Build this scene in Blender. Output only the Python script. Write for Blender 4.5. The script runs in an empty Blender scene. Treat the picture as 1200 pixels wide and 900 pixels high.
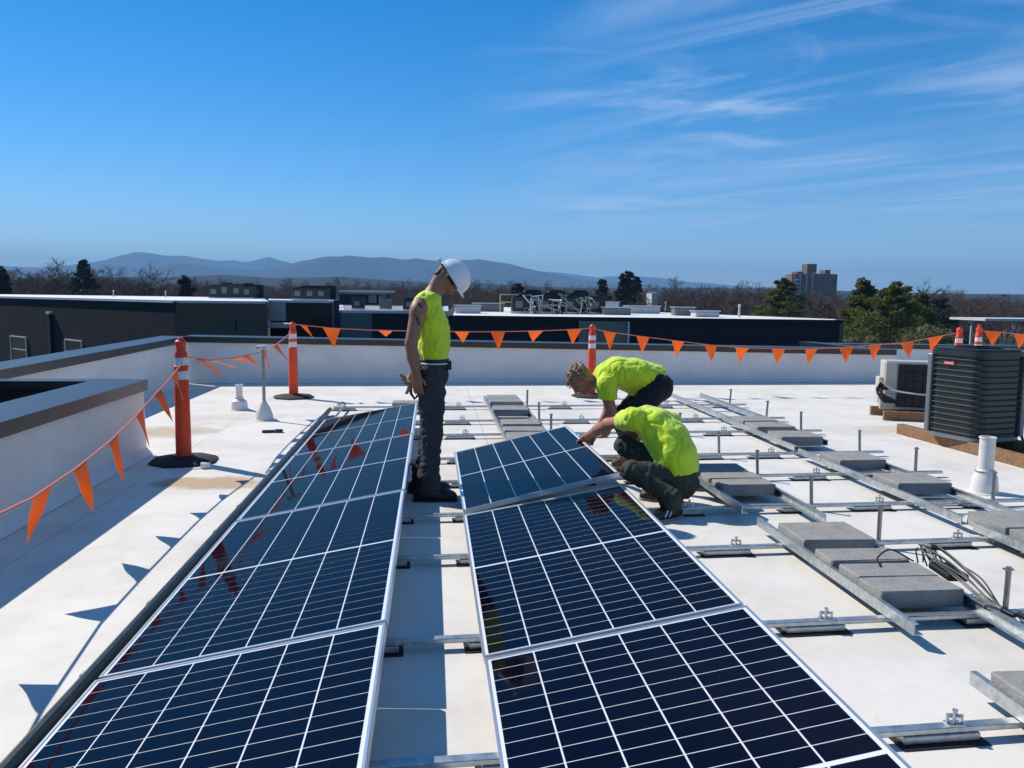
import bpy, math, random
import numpy as np
from mathutils import Vector, Matrix, noise

random.seed(7); RNG = np.random.default_rng(7)
scene = bpy.context.scene
COL = scene.collection

# ------------------------------------------------------------------ camera
FPX, PITCH, YAW, ROLL, CAMH = 962.0, 0.1055, 0.0983, 0.012, 1.58
_cy, _sy, _cp, _sp = math.cos(YAW), math.sin(YAW), math.cos(PITCH), math.sin(PITCH)
FWD = Vector((_sy * _cp, _cy * _cp, -_sp)); _r = Vector((_cy, -_sy, 0)); _u = _r.cross(FWD)
RGT = math.cos(ROLL) * _r + math.sin(ROLL) * _u
UPV = -math.sin(ROLL) * _r + math.cos(ROLL) * _u
CAMP = Vector((0, 0, CAMH))
cam_data = bpy.data.cameras.new("camera"); cam = bpy.data.objects.new("camera", cam_data); COL.objects.link(cam)
cam.matrix_world = Matrix(((RGT.x, UPV.x, -FWD.x, 0), (RGT.y, UPV.y, -FWD.y, 0), (RGT.z, UPV.z, -FWD.z, CAMH), (0, 0, 0, 1)))
cam_data.sensor_width = 36; cam_data.lens = 36 * FPX / 1200; cam_data.clip_start = 0.05; cam_data.clip_end = 60000
scene.camera = cam

# ------------------------------------------------------------------ sky, sun, exposure
SUN_EL = math.radians(43.6); SUN_H = Vector((-0.79, 0.613, 0)).normalized()
SUN_DIR = Vector((SUN_H.x * math.cos(SUN_EL), SUN_H.y * math.cos(SUN_EL), math.sin(SUN_EL)))
world = bpy.data.worlds.new("World"); scene.world = world; world.use_nodes = True
wt = world.node_tree; wt.nodes.clear()
def wn(t, **k):
    n = wt.nodes.new(t)
    for a, b in k.items(): setattr(n, a, b)
    return n
sky = wn('ShaderNodeTexSky', sky_type='NISHITA', sun_disc=False, sun_elevation=SUN_EL, sun_rotation=math.atan2(SUN_H.x, SUN_H.y))
sky.altitude = 650; sky.air_density = 0.80; sky.dust_density = 0.05; sky.ozone_density = 1.6
tc = wn('ShaderNodeTexCoord'); sep = wn('ShaderNodeSeparateXYZ'); wt.links.new(tc.outputs['Generated'], sep.inputs[0])
def wmath(op, a, b=None, c=None):
    n = wn('ShaderNodeMath', operation=op)
    for i, v in enumerate((a, b, c)):
        if v is None: continue
        if isinstance(v, (int, float)): n.inputs[i].default_value = v
        else: wt.links.new(v, n.inputs[i])
    return n.outputs[0]
den = wmath('ADD', wmath('MAXIMUM', sep.outputs[2], 0.0), 0.10)
px_ = wmath('DIVIDE', sep.outputs[0], den); py_ = wmath('DIVIDE', sep.outputs[1], den)
comb = wn('ShaderNodeCombineXYZ'); wt.links.new(px_, comb.inputs[0]); wt.links.new(py_, comb.inputs[1])
def wmap(src, rot=0., scl=(1, 1, 1), loc=(0, 0, 0)):
    n0 = wn('ShaderNodeMapping'); wt.links.new(src, n0.inputs[0]); n0.inputs['Rotation'].default_value = (0, 0, math.radians(rot))
    n = wn('ShaderNodeMapping'); wt.links.new(n0.outputs[0], n.inputs[0]); n.inputs['Scale'].default_value = scl; n.inputs['Location'].default_value = loc; return n.outputs[0]
def wnoise(src, scale, det, ro=.6, dist=0.):
    n = wn('ShaderNodeTexNoise'); n.inputs['Scale'].default_value = scale; n.inputs['Detail'].default_value = det; n.inputs['Roughness'].default_value = ro; n.inputs['Distortion'].default_value = dist
    wt.links.new(src, n.inputs[0]); return n.outputs[0]
def wramp(src, a, b):
    n = wn('ShaderNodeMapRange', interpolation_type='SMOOTHSTEP'); wt.links.new(src, n.inputs[0])
    n.inputs[1].default_value = a; n.inputs[2].default_value = b; return n.outputs[0]
streaks = wramp(wnoise(wmap(comb.outputs[0], 46, (.34, 1.9, 1), (1.7, .3, 0)), 1.25, 10, .60, .9), .38, .86)
puffs = wramp(wnoise(wmap(comb.outputs[0], 30, (.7, 1.3, 1), (5.2, 2.4, 0)), .9, 8, .62, 1.4), .44, .74)
patch = wramp(wnoise(comb.outputs[0], .55, 2), .22, .55)
bank = wramp(wmath('SUBTRACT', px_, wmath('MULTIPLY', py_, .05)), -.15, .85)      # the cirrus lies over the right-hand sky
cl = wmath('MULTIPLY', wmath('MAXIMUM', streaks, wmath('MULTIPLY', puffs, .9)), wmath('MULTIPLY', patch, bank))
cl = wmath('MULTIPLY', cl, wramp(sep.outputs[2], 0.012, 0.13))
cl = wmath('MULTIPLY', cl, 0.78)
sat = wn('ShaderNodeHueSaturation'); sat.inputs['Saturation'].default_value = 1.50; sat.inputs['Value'].default_value = 1.0
wt.links.new(sky.outputs[0], sat.inputs['Color'])
mixc = wn('ShaderNodeMix', data_type='RGBA'); wt.links.new(cl, mixc.inputs[0]); wt.links.new(sat.outputs[0], mixc.inputs[6]); mixc.inputs[7].default_value = (4.9, 5.9, 7.6, 1)
bg = wn('ShaderNodeBackground'); bg.inputs[1].default_value = 0.135; wt.links.new(mixc.outputs[2], bg.inputs[0])
wo = wn('ShaderNodeOutputWorld'); wt.links.new(bg.outputs[0], wo.inputs[0])
sl = bpy.data.lights.new("sun", 'SUN'); sl.energy = 5.0; sl.angle = math.radians(0.53); sl.color = (1, .945, .85)
so = bpy.data.objects.new("sun", sl); COL.objects.link(so); so.rotation_euler = SUN_DIR.to_track_quat('Z', 'Y').to_euler(); so.location = (-30, 20, 40)
vs = scene.view_settings; vs.view_transform = 'Standard'; vs.look = 'None'; vs.exposure = 0.12; vs.gamma = 1.0; vs.use_curve_mapping = False
cy = scene.cycles
cy.use_denoising = True; cy.max_bounces = 6; cy.diffuse_bounces = 3; cy.glossy_bounces = 3; cy.transmission_bounces = 4; cy.transparent_max_bounces = 8; cy.volume_bounces = 0
cy.caustics_reflective = False; cy.caustics_refractive = False; cy.sample_clamp_indirect = 6

# ------------------------------------------------------------------ pixel -> place helpers
def ray(u, v): return FWD + RGT * ((u - 600) / FPX) - UPV * ((v - 450) / FPX)
def G(u, v, z=0.0):
    d = ray(u, v); return CAMP + d * ((z - CAMH) / d.z)
def AT(u, v, Y):
    d = ray(u, v); return CAMP + d * (Y / d.y)
def RPL(u, v, P, n):
    d = ray(u, v); return CAMP + d * ((Vector(P) - CAMP).dot(n) / d.dot(n))

# ------------------------------------------------------------------ materials
MATS = {}
def mat(name, col=(.5, .5, .5), rough=.6, metal=0.0, spec=.5, coat=0.0, coat_r=.03, var=0.0, vscale=8.0, bump=0.0, bscale=40.0, stretch=(1, 1, 1), emit=None, sheen=0, trans=0.0, bdist=.01):
    if name in MATS: return MATS[name]
    m = bpy.data.materials.new(name); m.use_nodes = True; nt = m.node_tree; b = nt.nodes['Principled BSDF']
    b.inputs['Base Color'].default_value = (*col, 1); b.inputs['Roughness'].default_value = rough; b.inputs['Metallic'].default_value = metal
    b.inputs['Specular IOR Level'].default_value = spec; b.inputs['Coat Weight'].default_value = coat; b.inputs['Coat Roughness'].default_value = coat_r
    if sheen: b.inputs['Sheen Weight'].default_value = sheen
    tcn = mpn = None
    if var or bump:
        tcn = nt.nodes.new('ShaderNodeTexCoord'); mpn = nt.nodes.new('ShaderNodeMapping'); nt.links.new(tcn.outputs['Object'], mpn.inputs[0]); mpn.inputs['Scale'].default_value = stretch
    if var:
        nz = nt.nodes.new('ShaderNodeTexNoise'); nz.inputs['Scale'].default_value = vscale; nz.inputs['Detail'].default_value = 6; nz.inputs['Roughness'].default_value = .65
        nt.links.new(mpn.outputs[0], nz.inputs[0])
        mr = nt.nodes.new('ShaderNodeMapRange'); mr.inputs[1].default_value = .28; mr.inputs[2].default_value = .72; mr.inputs[3].default_value = 1 - var; mr.inputs[4].default_value = 1 + var
        nt.links.new(nz.outputs[0], mr.inputs[0])
        mx = nt.nodes.new('ShaderNodeMix'); mx.data_type = 'RGBA'; mx.blend_type = 'MULTIPLY'; mx.inputs[0].default_value = 1; mx.inputs[6].default_value = (*col, 1)
        nt.links.new(mr.outputs[0], mx.inputs[7]); nt.links.new(mx.outputs[2], b.inputs['Base Color'])
        mr2 = nt.nodes.new('ShaderNodeMapRange'); mr2.inputs[3].default_value = max(0, rough - var * .3); mr2.inputs[4].default_value = min(1, rough + var * .3)
        nt.links.new(nz.outputs[0], mr2.inputs[0]); nt.links.new(mr2.outputs[0], b.inputs['Roughness'])
    if bump:
        nb = nt.nodes.new('ShaderNodeTexNoise'); nb.inputs['Scale'].default_value = bscale; nb.inputs['Detail'].default_value = 4; nt.links.new(mpn.outputs[0], nb.inputs[0])
        bp = nt.nodes.new('ShaderNodeBump'); bp.inputs['Strength'].default_value = bump; bp.inputs['Distance'].default_value = bdist
        nt.links.new(nb.outputs[0], bp.inputs['Height']); nt.links.new(bp.outputs[0], b.inputs['Normal'])
    if emit: b.inputs['Emission Color'].default_value = (*emit, 1); b.inputs['Emission Strength'].default_value = 1
    if trans:
        tr = nt.nodes.new('ShaderNodeBsdfTranslucent'); tr.inputs[0].default_value = (*[min(1, c * 1.1) for c in col], 1)
        ms = nt.nodes.new('ShaderNodeMixShader'); ms.inputs[0].default_value = trans
        nt.links.new(b.outputs[0], ms.inputs[1]); nt.links.new(tr.outputs[0], ms.inputs[2])
        nt.links.new(ms.outputs[0], nt.nodes['Material Output'].inputs[0])
    MATS[name] = m; return m

def roof_material():
    m = bpy.data.materials.new("white_membrane"); m.use_nodes = True; nt = m.node_tree; b = nt.nodes['Principled BSDF']
    N = nt.nodes.new; Lk = nt.links.new
    geo = N('ShaderNodeNewGeometry'); sp = N('ShaderNodeSeparateXYZ'); Lk(geo.outputs['Position'], sp.inputs[0])
    def mth(op, a, b_=None):
        n = N('ShaderNodeMath'); n.operation = op
        for i, v in enumerate((a, b_)):
            if v is None: continue
            if isinstance(v, (int, float)): n.inputs[i].default_value = v
            else: Lk(v, n.inputs[i])
        return n.outputs[0]
    def nz(scale, det=6, ro=.6, sc=(1, 1, 1), dist=0):
        mpn = N('ShaderNodeMapping'); Lk(geo.outputs['Position'], mpn.inputs[0]); mpn.inputs['Scale'].default_value = sc
        n = N('ShaderNodeTexNoise'); n.inputs['Scale'].default_value = scale; n.inputs['Detail'].default_value = det; n.inputs['Roughness'].default_value = ro; n.inputs['Distortion'].default_value = dist
        Lk(mpn.outputs[0], n.inputs[0]); return n.outputs[0]
    def ramp(src, a, c, lo=0., hi=1.):
        n = N('ShaderNodeMapRange'); n.interpolation_type = 'SMOOTHSTEP'; Lk(src, n.inputs[0])
        for i, v in enumerate((a, c, lo, hi)): n.inputs[i + 1].default_value = v
        return n.outputs[0]
    def mix(fac, a, c):
        n = N('ShaderNodeMix'); n.data_type = 'RGBA'; Lk(fac, n.inputs[0])
        if isinstance(a, tuple): n.inputs[6].default_value = a
        else: Lk(a, n.inputs[6])
        n.inputs[7].default_value = c; return n.outputs[2]
    dirt = ramp(nz(1.3, 8, .70), .38, .72); fine = ramp(nz(9, 5, .7), .5, .8); scuff = ramp(nz(6, 8, .8, (1, 1, 1), 2.0), .60, .70)
    col = mix(mth('MULTIPLY', dirt, .55), (.79, .75, .685, 1), (.54, .485, .40, 1))
    col = mix(mth('MULTIPLY', fine, .30), col, (.60, .55, .47, 1))
    col = mix(mth('MULTIPLY', scuff, .30), col, (.50, .46, .40, 1)); streak = ramp(nz(2.2, 6, .7, (1, .12, 1), .6), .58, .8); col = mix(mth('MULTIPLY', streak, .22), col, (.55, .50, .43, 1))
    # rust-brown ponding stains with a shape of their own
    def stain(cx, cyy, rx, ry, amt, col):
        dx = mth('DIVIDE', mth('SUBTRACT', sp.outputs[0], cx), rx); dy = mth('DIVIDE', mth('SUBTRACT', sp.outputs[1], cyy), ry)
        r2 = mth('ADD', mth('MULTIPLY', dx, dx), mth('MULTIPLY', dy, dy))
        r2 = mth('ADD', r2, mth('MULTIPLY', mth('SUBTRACT', nz(3.5, 5, .65), .5), 2.2))
        return mix(mth('MULTIPLY', ramp(r2, 1.15, .25), amt), col, (.44, .27, .11, 1))
    col = stain(-1.85, 6.98, .55, .28, .80, col); col = stain(-3.15, 9.6, .75, .5, .6, col); col = stain(-2.5, 10.8, .9, .35, .22, col); col = stain(6.0, 9.4, .9, .5, .30, col)
    # welded lap seams: thin dirt lines every 3.05 m across and one way along
    def line(src, period, off, w):
        f = mth('FRACT', mth('DIVIDE', mth('ADD', src, off), period)); d = mth('ABSOLUTE', mth('SUBTRACT', f, .5))
        return ramp(d, w / period, 0.0)
    ln = mth('MAXIMUM', line(sp.outputs[0], 3.05, .92, .012), line(sp.outputs[1], 6.1, .66, .011))
    col = mix(mth('MULTIPLY', ln, mth('MULTIPLY', nz(4, 3), 1.25)), col, (.42, .40, .37, 1))
    Lk(col, b.inputs['Base Color']); b.inputs['Roughness'].default_value = .62; b.inputs['Specular IOR Level'].default_value = .35
    bp = N('ShaderNodeBump'); bp.inputs['Strength'].default_value = .35; bp.inputs['Distance'].default_value = .02
    h_ = mth('ADD', mth('MULTIPLY', nz(1.8, 4), .6), mth('ADD', mth('MULTIPLY', nz(30, 3), .04), mth('MULTIPLY', ln, .10)))
    Lk(h_, bp.inputs['Height']); Lk(bp.outputs[0], b.inputs['Normal'])
    return m

ROOF = roof_material()
M_WALLW = mat('parapet_membrane', (.74, .715, .675), .6, var=.10, vscale=1.6, bump=.5, bscale=2.6, stretch=(1, 1, 1.6), bdist=.05)
M_COPE = mat('bronze_coping', (.030, .027, .024), .34, metal=.25, spec=.6, var=.18, vscale=3)
M_DARKW = mat('charcoal_siding', (.022, .023, .026), .85, spec=.15, var=.12, vscale=2)
M_ALU = mat('aluminium', (.62, .64, .66), .34, metal=.9, var=.08, vscale=14)
M_FRAME = mat('frame_aluminium', (.70, .72, .74), .30, metal=.85, var=.05, vscale=20)
M_GALV = mat('galvanised_steel', (.50, .53, .54), .42, metal=.85, var=.30, vscale=26)
M_CELL = mat('solar_cell', (.0020, .0016, .0085), .5, spec=.0, coat=.45, coat_r=.04, var=.35, vscale=1.2)
M_BACK = mat('panel_backsheet', (.78, .79, .80), .4, coat=.55, coat_r=.045)
M_BLACK = mat('black_plastic', (.012, .012, .013), .45, var=.2, vscale=20)
M_RUBBER = mat('black_rubber', (.018, .017, .017), .8, var=.25, vscale=10, bump=.3, bscale=60)
M_ORANGE = mat('orange_plastic', (.82, .060, .012), .48, var=.24, vscale=13)
M_REFL = mat('reflective_white', (.72, .72, .72), .35, var=.12, vscale=30)
M_FLAG = mat('orange_vinyl', (.95, .27, .03), .5, var=.10, vscale=9, trans=.5)
M_CORD = mat('pink_cord', (.78, .22, .16), .6)
M_CONC = mat('concrete_block', (.300, .290, .272), .92, spec=.2, var=.18, vscale=11, bump=.7, bscale=70, bdist=.008)
M_PVC = mat('white_pvc', (.72, .70, .66), .5, var=.10, vscale=7)
M_PIPE = mat('steel_pipe', (.30, .30, .30), .4, metal=.8, var=.15, vscale=12)
M_WOOD = mat('weathered_lumber', (.23, .125, .058), .85, var=.45, vscale=5, stretch=(6, 1, 6), bump=.4, bscale=18)
M_ACG = mat('condenser_dark_green', (.012, .020, .021), .38, var=.15, vscale=5)
M_ACR = mat('condenser_rib', (.030, .043, .045), .6, spec=.25, var=.12, vscale=9)
M_ACB = mat('condenser_grey', (.17, .19, .20), .45, metal=.3)
M_BEIGE = mat('unit_beige', (.50, .47, .40), .5, var=.08, vscale=4)
M_RED = mat('badge_red', (.45, .03, .05), .4)
M_NEON = mat('hi_vis_cloth', (.62, .81, .012), .75, var=.09, vscale=7, bump=.7, bscale=20, sheen=.3, bdist=.012)
M_TROU = mat('charcoal_trousers', (.048, .047, .050), .9, var=.25, vscale=9, bump=.5, bscale=30, bdist=.012)
M_NAVY = mat('navy_jeans', (.012, .014, .024), .9, var=.25, vscale=9, bump=.5, bscale=30, bdist=.012)
M_OLIVE = mat('olive_trousers', (.048, .050, .034), .9, var=.22, vscale=9, bump=.5, bscale=30, bdist=.012)
def skin(name, c):
    m = mat(name, c, .55, var=.12, vscale=14); m.node_tree.nodes['Principled BSDF'].inputs['Subsurface Weight'].default_value = .08
    m.node_tree.nodes['Principled BSDF'].inputs['Subsurface Radius'].default_value = (.01, .004, .002); return m
M_SKIN = skin('tanned_skin', (.33, .155, .095)); M_SKIN2 = skin('sunburnt_skin', (.40, .17, .10))
M_HAIR = mat('blond_hair', (.27, .155, .068), .6, var=.5, vscale=30)
M_HAIRD = mat('dark_hair', (.035, .022, .015), .6, var=.3, vscale=40)
M_HAT = mat('white_hard_hat', (.80, .81, .82), .28, coat=.3)
M_BOOT = mat('black_boot', (.016, .014, .013), .6, var=.3, vscale=20, bump=.3, bscale=40)
M_SOLE = mat('grey_sole', (.30, .30, .30), .8)
M_WHITE = mat('white_rubber', (.75, .75, .75), .6)
M_GLOVE = mat('leather_gloves', (.30, .225, .12), .85, var=.3, vscale=30)
M_BELT = mat('black_belt', (.012, .011, .011), .55)
M_TATTOO = mat('tattoo_ink', (.055, .04, .06), .6)

# ------------------------------------------------------------------ mesh helpers
def smooth_path(pts, n=5):
    P = [Vector(p) for p in pts]; P = [P[0] * 2 - P[1]] + P + [P[-1] * 2 - P[-2]]; out = []
    for i in range(1, len(P) - 2):
        a, b, c, d = P[i - 1:i + 3]
        for k in range(n):
            t = k / n; out.append(.5 * ((2 * b) + (c - a) * t + (2 * a - 5 * b + 4 * c - d) * t * t + (3 * b - a - 3 * c + d) * t ** 3))
    return out + [P[-2]]
class MB:
    def __init__(s): s.v = []; s.f = []; s.mi = []
    def add(s, V, F, mi=0):
        o = len(s.v); s.v += [tuple(p) for p in V]; s.f += [tuple(i + o for i in f) for f in F]; s.mi += [mi] * len(F)
    def box(s, a, b, mi=0, M=None):
        x0, y0, z0 = a; x1, y1, z1 = b
        V = [Vector(p) for p in ((x0, y0, z0), (x1, y0, z0), (x1, y1, z0), (x0, y1, z0), (x0, y0, z1), (x1, y0, z1), (x1, y1, z1), (x0, y1, z1))]
        if M is not None: V = [M @ p for p in V]
        s.add(V, ((0, 3, 2, 1), (4, 5, 6, 7), (0, 1, 5, 4), (1, 2, 6, 5), (2, 3, 7, 6), (3, 0, 4, 7)), mi)
    def bevbox(s, a, b, bev, mi=0, M=None):
        x0, y0, z0 = a; x1, y1, z1 = b
        def ring(z, i): return [(x0 + i, y0 + bev, z), (x0 + bev, y0 + i, z), (x1 - bev, y0 + i, z), (x1 - i, y0 + bev, z), (x1 - i, y1 - bev, z), (x1 - bev, y1 - i, z), (x0 + bev, y1 - i, z), (x0 + i, y1 - bev, z)]
        R = [ring(z0, bev * .6), ring(z0 + bev, 0), ring(z1 - bev, 0), ring(z1, bev * .6)]
        V = [Vector(p) for r in R for p in r]
        if M is not None: V = [M @ p for p in V]
        F = [tuple(range(7, -1, -1)), tuple(range(24, 32))]
        for k in range(3):
            for i in range(8): j = (i + 1) % 8; F.append((k * 8 + i, k * 8 + j, k * 8 + 8 + j, k * 8 + 8 + i))
        s.add(V, F, mi)
    def lathe(s, prof, n=20, c=(0, 0, 0), M=None, mi=0, cap=True, phase=0.0):
        V = []
        for r, z in prof:
            for i in range(n):
                a = 2 * math.pi * i / n + phase; V.append(Vector((c[0] + r * math.cos(a), c[1] + r * math.sin(a), c[2] + z)))
        if M is not None: V = [M @ p for p in V]
        F = []
        for k in range(len(prof) - 1):
            for i in range(n): j = (i + 1) % n; F.append((k * n + i, k * n + j, (k + 1) * n + j, (k + 1) * n + i))
        if cap: F.append(tuple(range(n - 1, -1, -1))); F.append(tuple(range((len(prof) - 1) * n, len(prof) * n)))
        s.add(V, F, mi)
    def tube(s, pts, r, n=8, mi=0, r1=None):
        pts = [Vector(p) for p in pts]; V = []; m = len(pts)
        up = Vector((0, 0, 1))
        for k, p in enumerate(pts):
            d = (pts[min(k + 1, m - 1)] - pts[max(k - 1, 0)]).normalized()
            a = d.cross(up)
            if a.length < 1e-3: a = d.cross(Vector((1, 0, 0)))
            a.normalize(); b = a.cross(d)
            rr = r if r1 is None else r + (r1 - r) * k / (m - 1)
            for i in range(n):
                t = 2 * math.pi * i / n; V.append(p + a * (rr * math.cos(t)) + b * (rr * math.sin(t)))
        F = []
        for k in range(m - 1):
            for i in range(n): j = (i + 1) % n; F.append((k * n + i, k * n + j, (k + 1) * n + j, (k + 1) * n + i))
        F.append(tuple(range(n - 1, -1, -1))); F.append(tuple(range((m - 1) * n, m * n)))
        s.add(V, F, mi)
    def prism(s, poly, z0, z1, mi=0):
        n = len(poly); V = [(x, y, z0) for x, y in poly] + [(x, y, z1) for x, y in poly]
        F = [tuple(range(n - 1, -1, -1)), tuple(range(n, 2 * n))] + [(i, (i + 1) % n, n + (i + 1) % n, n + i) for i in range(n)]
        s.add(V, F, mi)
    def mesh(s, name, mats, smooth=False):
        me = bpy.data.meshes.new(name); me.from_pydata(s.v, [], s.f); me.update()
        for m in (mats if isinstance(mats, (list, tuple)) else [mats]): me.materials.append(m)
        if any(s.mi): me.polygons.foreach_set('material_index', s.mi)
        if smooth: me.polygons.foreach_set('use_smooth', [True] * len(me.polygons)); sharp(me)
        return me
    def obj(s, name, mats, parent=None, smooth=False):
        return place(name, s.mesh(name, mats, smooth), parent)
def sharp(me, ang=40):
    try: me.set_sharp_from_angle(angle=math.radians(ang))
    except Exception: pass
def place(name, me, parent=None, loc=None):
    o = bpy.data.objects.new(name, me); COL.objects.link(o)
    if parent is not None: o.parent = parent
    if loc is not None: o.location = loc
    return o
def empty(name, loc=(0, 0, 0), rz=0.0):
    o = bpy.data.objects.new(name, None); COL.objects.link(o); o.location = loc; o.rotation_euler = (0, 0, rz); o.empty_display_size = .1; return o
def tag(o, label, cat, group=None):
    o['label'] = label; o['category'] = cat
    if group: o['group'] = group
    return o
def struct(o): o['kind'] = 'structure'; return o
def stuff(o): o['kind'] = 'stuff'; return o
def copy_tree(o, parent=None):
    c = o.copy(); COL.objects.link(c); c.parent = parent
    for ch in o.children: copy_tree(ch, c)
    return c
def wbox(name, a, b, m, parent=None, bev=0.0):
    mb = MB()
    (mb.bevbox(a, b, bev) if bev else mb.box(a, b)); return mb.obj(name, m, parent)

# ================================================================== SETTING: our roof
GZ = -13.0
WALL_Y0, WALL_Y1 = 14.90, 15.33            # far parapet foot at X=-4.3 and X=9.1
def wall_y(x): return WALL_Y0 + (x + 4.3) / 13.4 * (WALL_Y1 - WALL_Y0)
WELL = (-4.30, -2.95, 2.2, 8.10)           # light well x0,x1,y0,y1
mb = MB()
mb.add([(-2.95, -4, 0), (18, -4, 0), (18, 19.2, 0), (9.1, 19.2, 0), (9.1, wall_y(9.1), 0), (-2.95, wall_y(-2.95), 0)], [(0, 1, 2, 3, 4, 5)])
mb.add([(-4.3, 8.1, 0), (-2.95, 8.1, 0), (-2.95, wall_y(-2.95), 0), (-4.3, wall_y(-4.3), 0)], [(0, 1, 2, 3)])
mb.add([(-4.3, -4, 0), (-2.95, -4, 0), (-2.95, 2.2, 0), (-4.3, 2.2, 0)], [(0, 1, 2, 3)])
struct(mb.obj('roof_deck', ROOF))
mb = MB()
mb.prism([(-2.96, -4.02), (18, -4.02), (18, 19.22), (9.1, 19.22), (9.1, 15.36), (-2.96, 15.0)], GZ, -.03)
struct(mb.obj('building_body', M_DARKW))
mb = MB(); mb.prism([(-4.5, 8.12), (-2.97, 8.12), (-2.97, 15.0), (-4.5, 14.9)], GZ, -.03); mb.prism([(-4.5, -4), (-2.97, -4), (-2.97, 2.18), (-4.5, 2.18)], GZ, -.03); mb.box((-4.5, 2.19, GZ), (-2.97, 8.11, GZ + 3)); mb.box((-4.5, 2.19, GZ + 3.01), (-4.31, 8.11, -.03))
struct(mb.obj('building_wing', M_DARKW))

def parapet(name, label, segs, h0, h1, thick, inward, parent_cat='parapet'):
    """segs: (x0,y0)->(x1,y1) foot of the visible face; inward = unit vector pointing off the deck"""
    (x0, y0), (x1, y1) = segs; root = tag(empty(name, ((x0 + x1) / 2, (y0 + y1) / 2, 0)), label, parent_cat)
    ox, oy = root.location.x, root.location.y; nx, ny = inward
    L = math.hypot(x1 - x0, y1 - y0); tx, ty = (x1 - x0) / L, (y1 - y0) / L
    def pt(s, d, z): return (x0 + tx * s + nx * d - ox, y0 + ty * s + ny * d - oy, z)
    mbw = MB(); n = max(2, int(L / .5)); V = []
    for i in range(n + 1):
        s = L * i / n; h = h0 + (h1 - h0) * i / n
        V += [pt(s, -.06, 0.004), pt(s, 0.0, .07), pt(s, .01, h - .08), pt(s, thick, h - .08), pt(s, thick, -.02)]
    F = []
    for i in range(n):
        for k in range(4): a = i * 5 + k; F.append((a, a + 1, a + 6, a + 5))
    F += [(0, 4, 3, 2, 1), tuple(n * 5 + k for k in range(5))]
    mbw.add(V, F); mbw.obj('membrane_wall', M_WALLW, root)
    npc = max(1, round(L / 3.0))
    for i in range(npc):
        s0, s1 = L * i / npc + .002, L * (i + 1) / npc - .002
        hA = h0 + (h1 - h0) * s0 / L; hB = h0 + (h1 - h0) * s1 / L
        P = [pt(s0, -.03, hA - .105), pt(s1, -.03, hB - .105), pt(s1, -.035, hB), pt(s0, -.035, hA), pt(s0, thick + .03, hA - .105), pt(s1, thick + .03, hB - .105), pt(s1, thick + .035, hB + .008), pt(s0, thick + .035, hA + .008)]
        m2 = MB(); m2.add(P, [(0, 1, 2, 3), (3, 2, 6, 7), (7, 6, 5, 4), (4, 5, 1, 0), (0, 3, 7, 4), (1, 5, 6, 2)]); m2.obj('coping', M_COPE, root)
    return root
parapet('parapet_wall', 'long white far parapet wall with dark metal coping behind the pennants', ((-4.30, wall_y(-4.3)), (9.1, wall_y(9.1))), .83, .64, .34, (0, 1))
parapet('parapet_wall', 'white side parapet with dark coping running toward the far corner', ((-4.30, 8.47), (-4.30, wall_y(-4.3) - .06)), .80, .83, .34, (-1, 0))
parapet('parapet_wall', 'white parapet return stepping back behind the air conditioners', ((9.1, wall_y(9.1) + .05), (9.1, 18.9)), .63, .60, .30, (-1, 0))
parapet('parapet_wall', 'set-back parapet with dark coping beyond the condenser units', ((9.1, 19.0), (17.9, 19.2)), .55, .50, .34, (0, 1))
# parapet ring of the light well
parapet('well_parapet', 'white light well kerb wall with wide dark coping beside the pennants', ((-2.79, 2.2), (-2.79, 8.28)), .74, .74, .38, (-1, 0))
mb_root = tag(empty('well_parapet', (-3.7, 8.2, 0)), 'short end wall of the light well with dark coping', 'parapet')
m2 = MB(); m2.box((-.6, -.03, 0.004), (.50, .06, .655)); m2.obj('membrane_wall', M_WALLW, mb_root); m2 = MB(); m2.box((-.6, -.10, -3), (.50, -.031, .655)); m2.obj('clad_face', M_DARKW, mb_root)
m2 = MB(); m2.box((-.6, -.13, .66), (.498, .10, .741)); m2.obj('coping', M_COPE, mb_root)
sw = tag(empty('well_parapet', (-4.5, 5.3, 0)), 'dark clad outer wall of the light well with metal coping', 'parapet')
m2 = MB(); m2.box((-.16, -3.1, -13), (.19, 2.79, .70)); m2.obj('clad_wall', M_DARKW, sw)
m2 = MB(); m2.box((-.20, -3.1, .703), (.22, 3.12, .80)); m2.obj('coping', M_COPE, sw)

# ================================================================== PANELS
PW, PL, PITCHL, TILT, Z0 = 1.134, 2.245, 2.265, 0.1797, 0.085
XL, YL, XR, YR = -1.292, 3.193, 0.221, 3.275
cellw, cellh = .1748, .0850
mb = MB(); mb.add([(-cellw / 2, -cellh / 2, 0), (cellw / 2, -cellh / 2, 0), (cellw / 2, cellh / 2, 0), (-cellw / 2, cellh / 2, 0), (-cellw / 2, -cellh / 2, .0012), (cellw / 2, -cellh / 2, .0012), (cellw / 2, cellh / 2, .0012), (-cellw / 2, cellh / 2, .0012)],
   [(4, 5, 6, 7), (0, 1, 5, 4), (1, 2, 6, 5), (2, 3, 7, 6), (3, 0, 4, 7)]); CELL = mb.mesh('cell', M_CELL)
mb = MB(); mb.box((.010, .010, -.0075), (PW - .010, PL - .010, -.0040)); LAM = mb.mesh('laminate', M_BACK)
def bar(x0, y0, x1, y1):
    b = MB(); b.bevbox((x0, y0, -.035), (x1, y1, 0), .0014); return b
FR = [bar(0, 0, PW, .011), bar(0, PL - .011, PW, PL), bar(0, .0113, .011, PL - .0113), bar(PW - .011, .0113, PW, PL - .0113)]
FRM = [b.mesh('frame_rail', M_FRAME) for b in FR]
mb = MB(); mb.box((.5, 1.07, -.028), (.63, 1.17, -.0085)); JB = mb.mesh('junction_box', M_BLACK)
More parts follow.
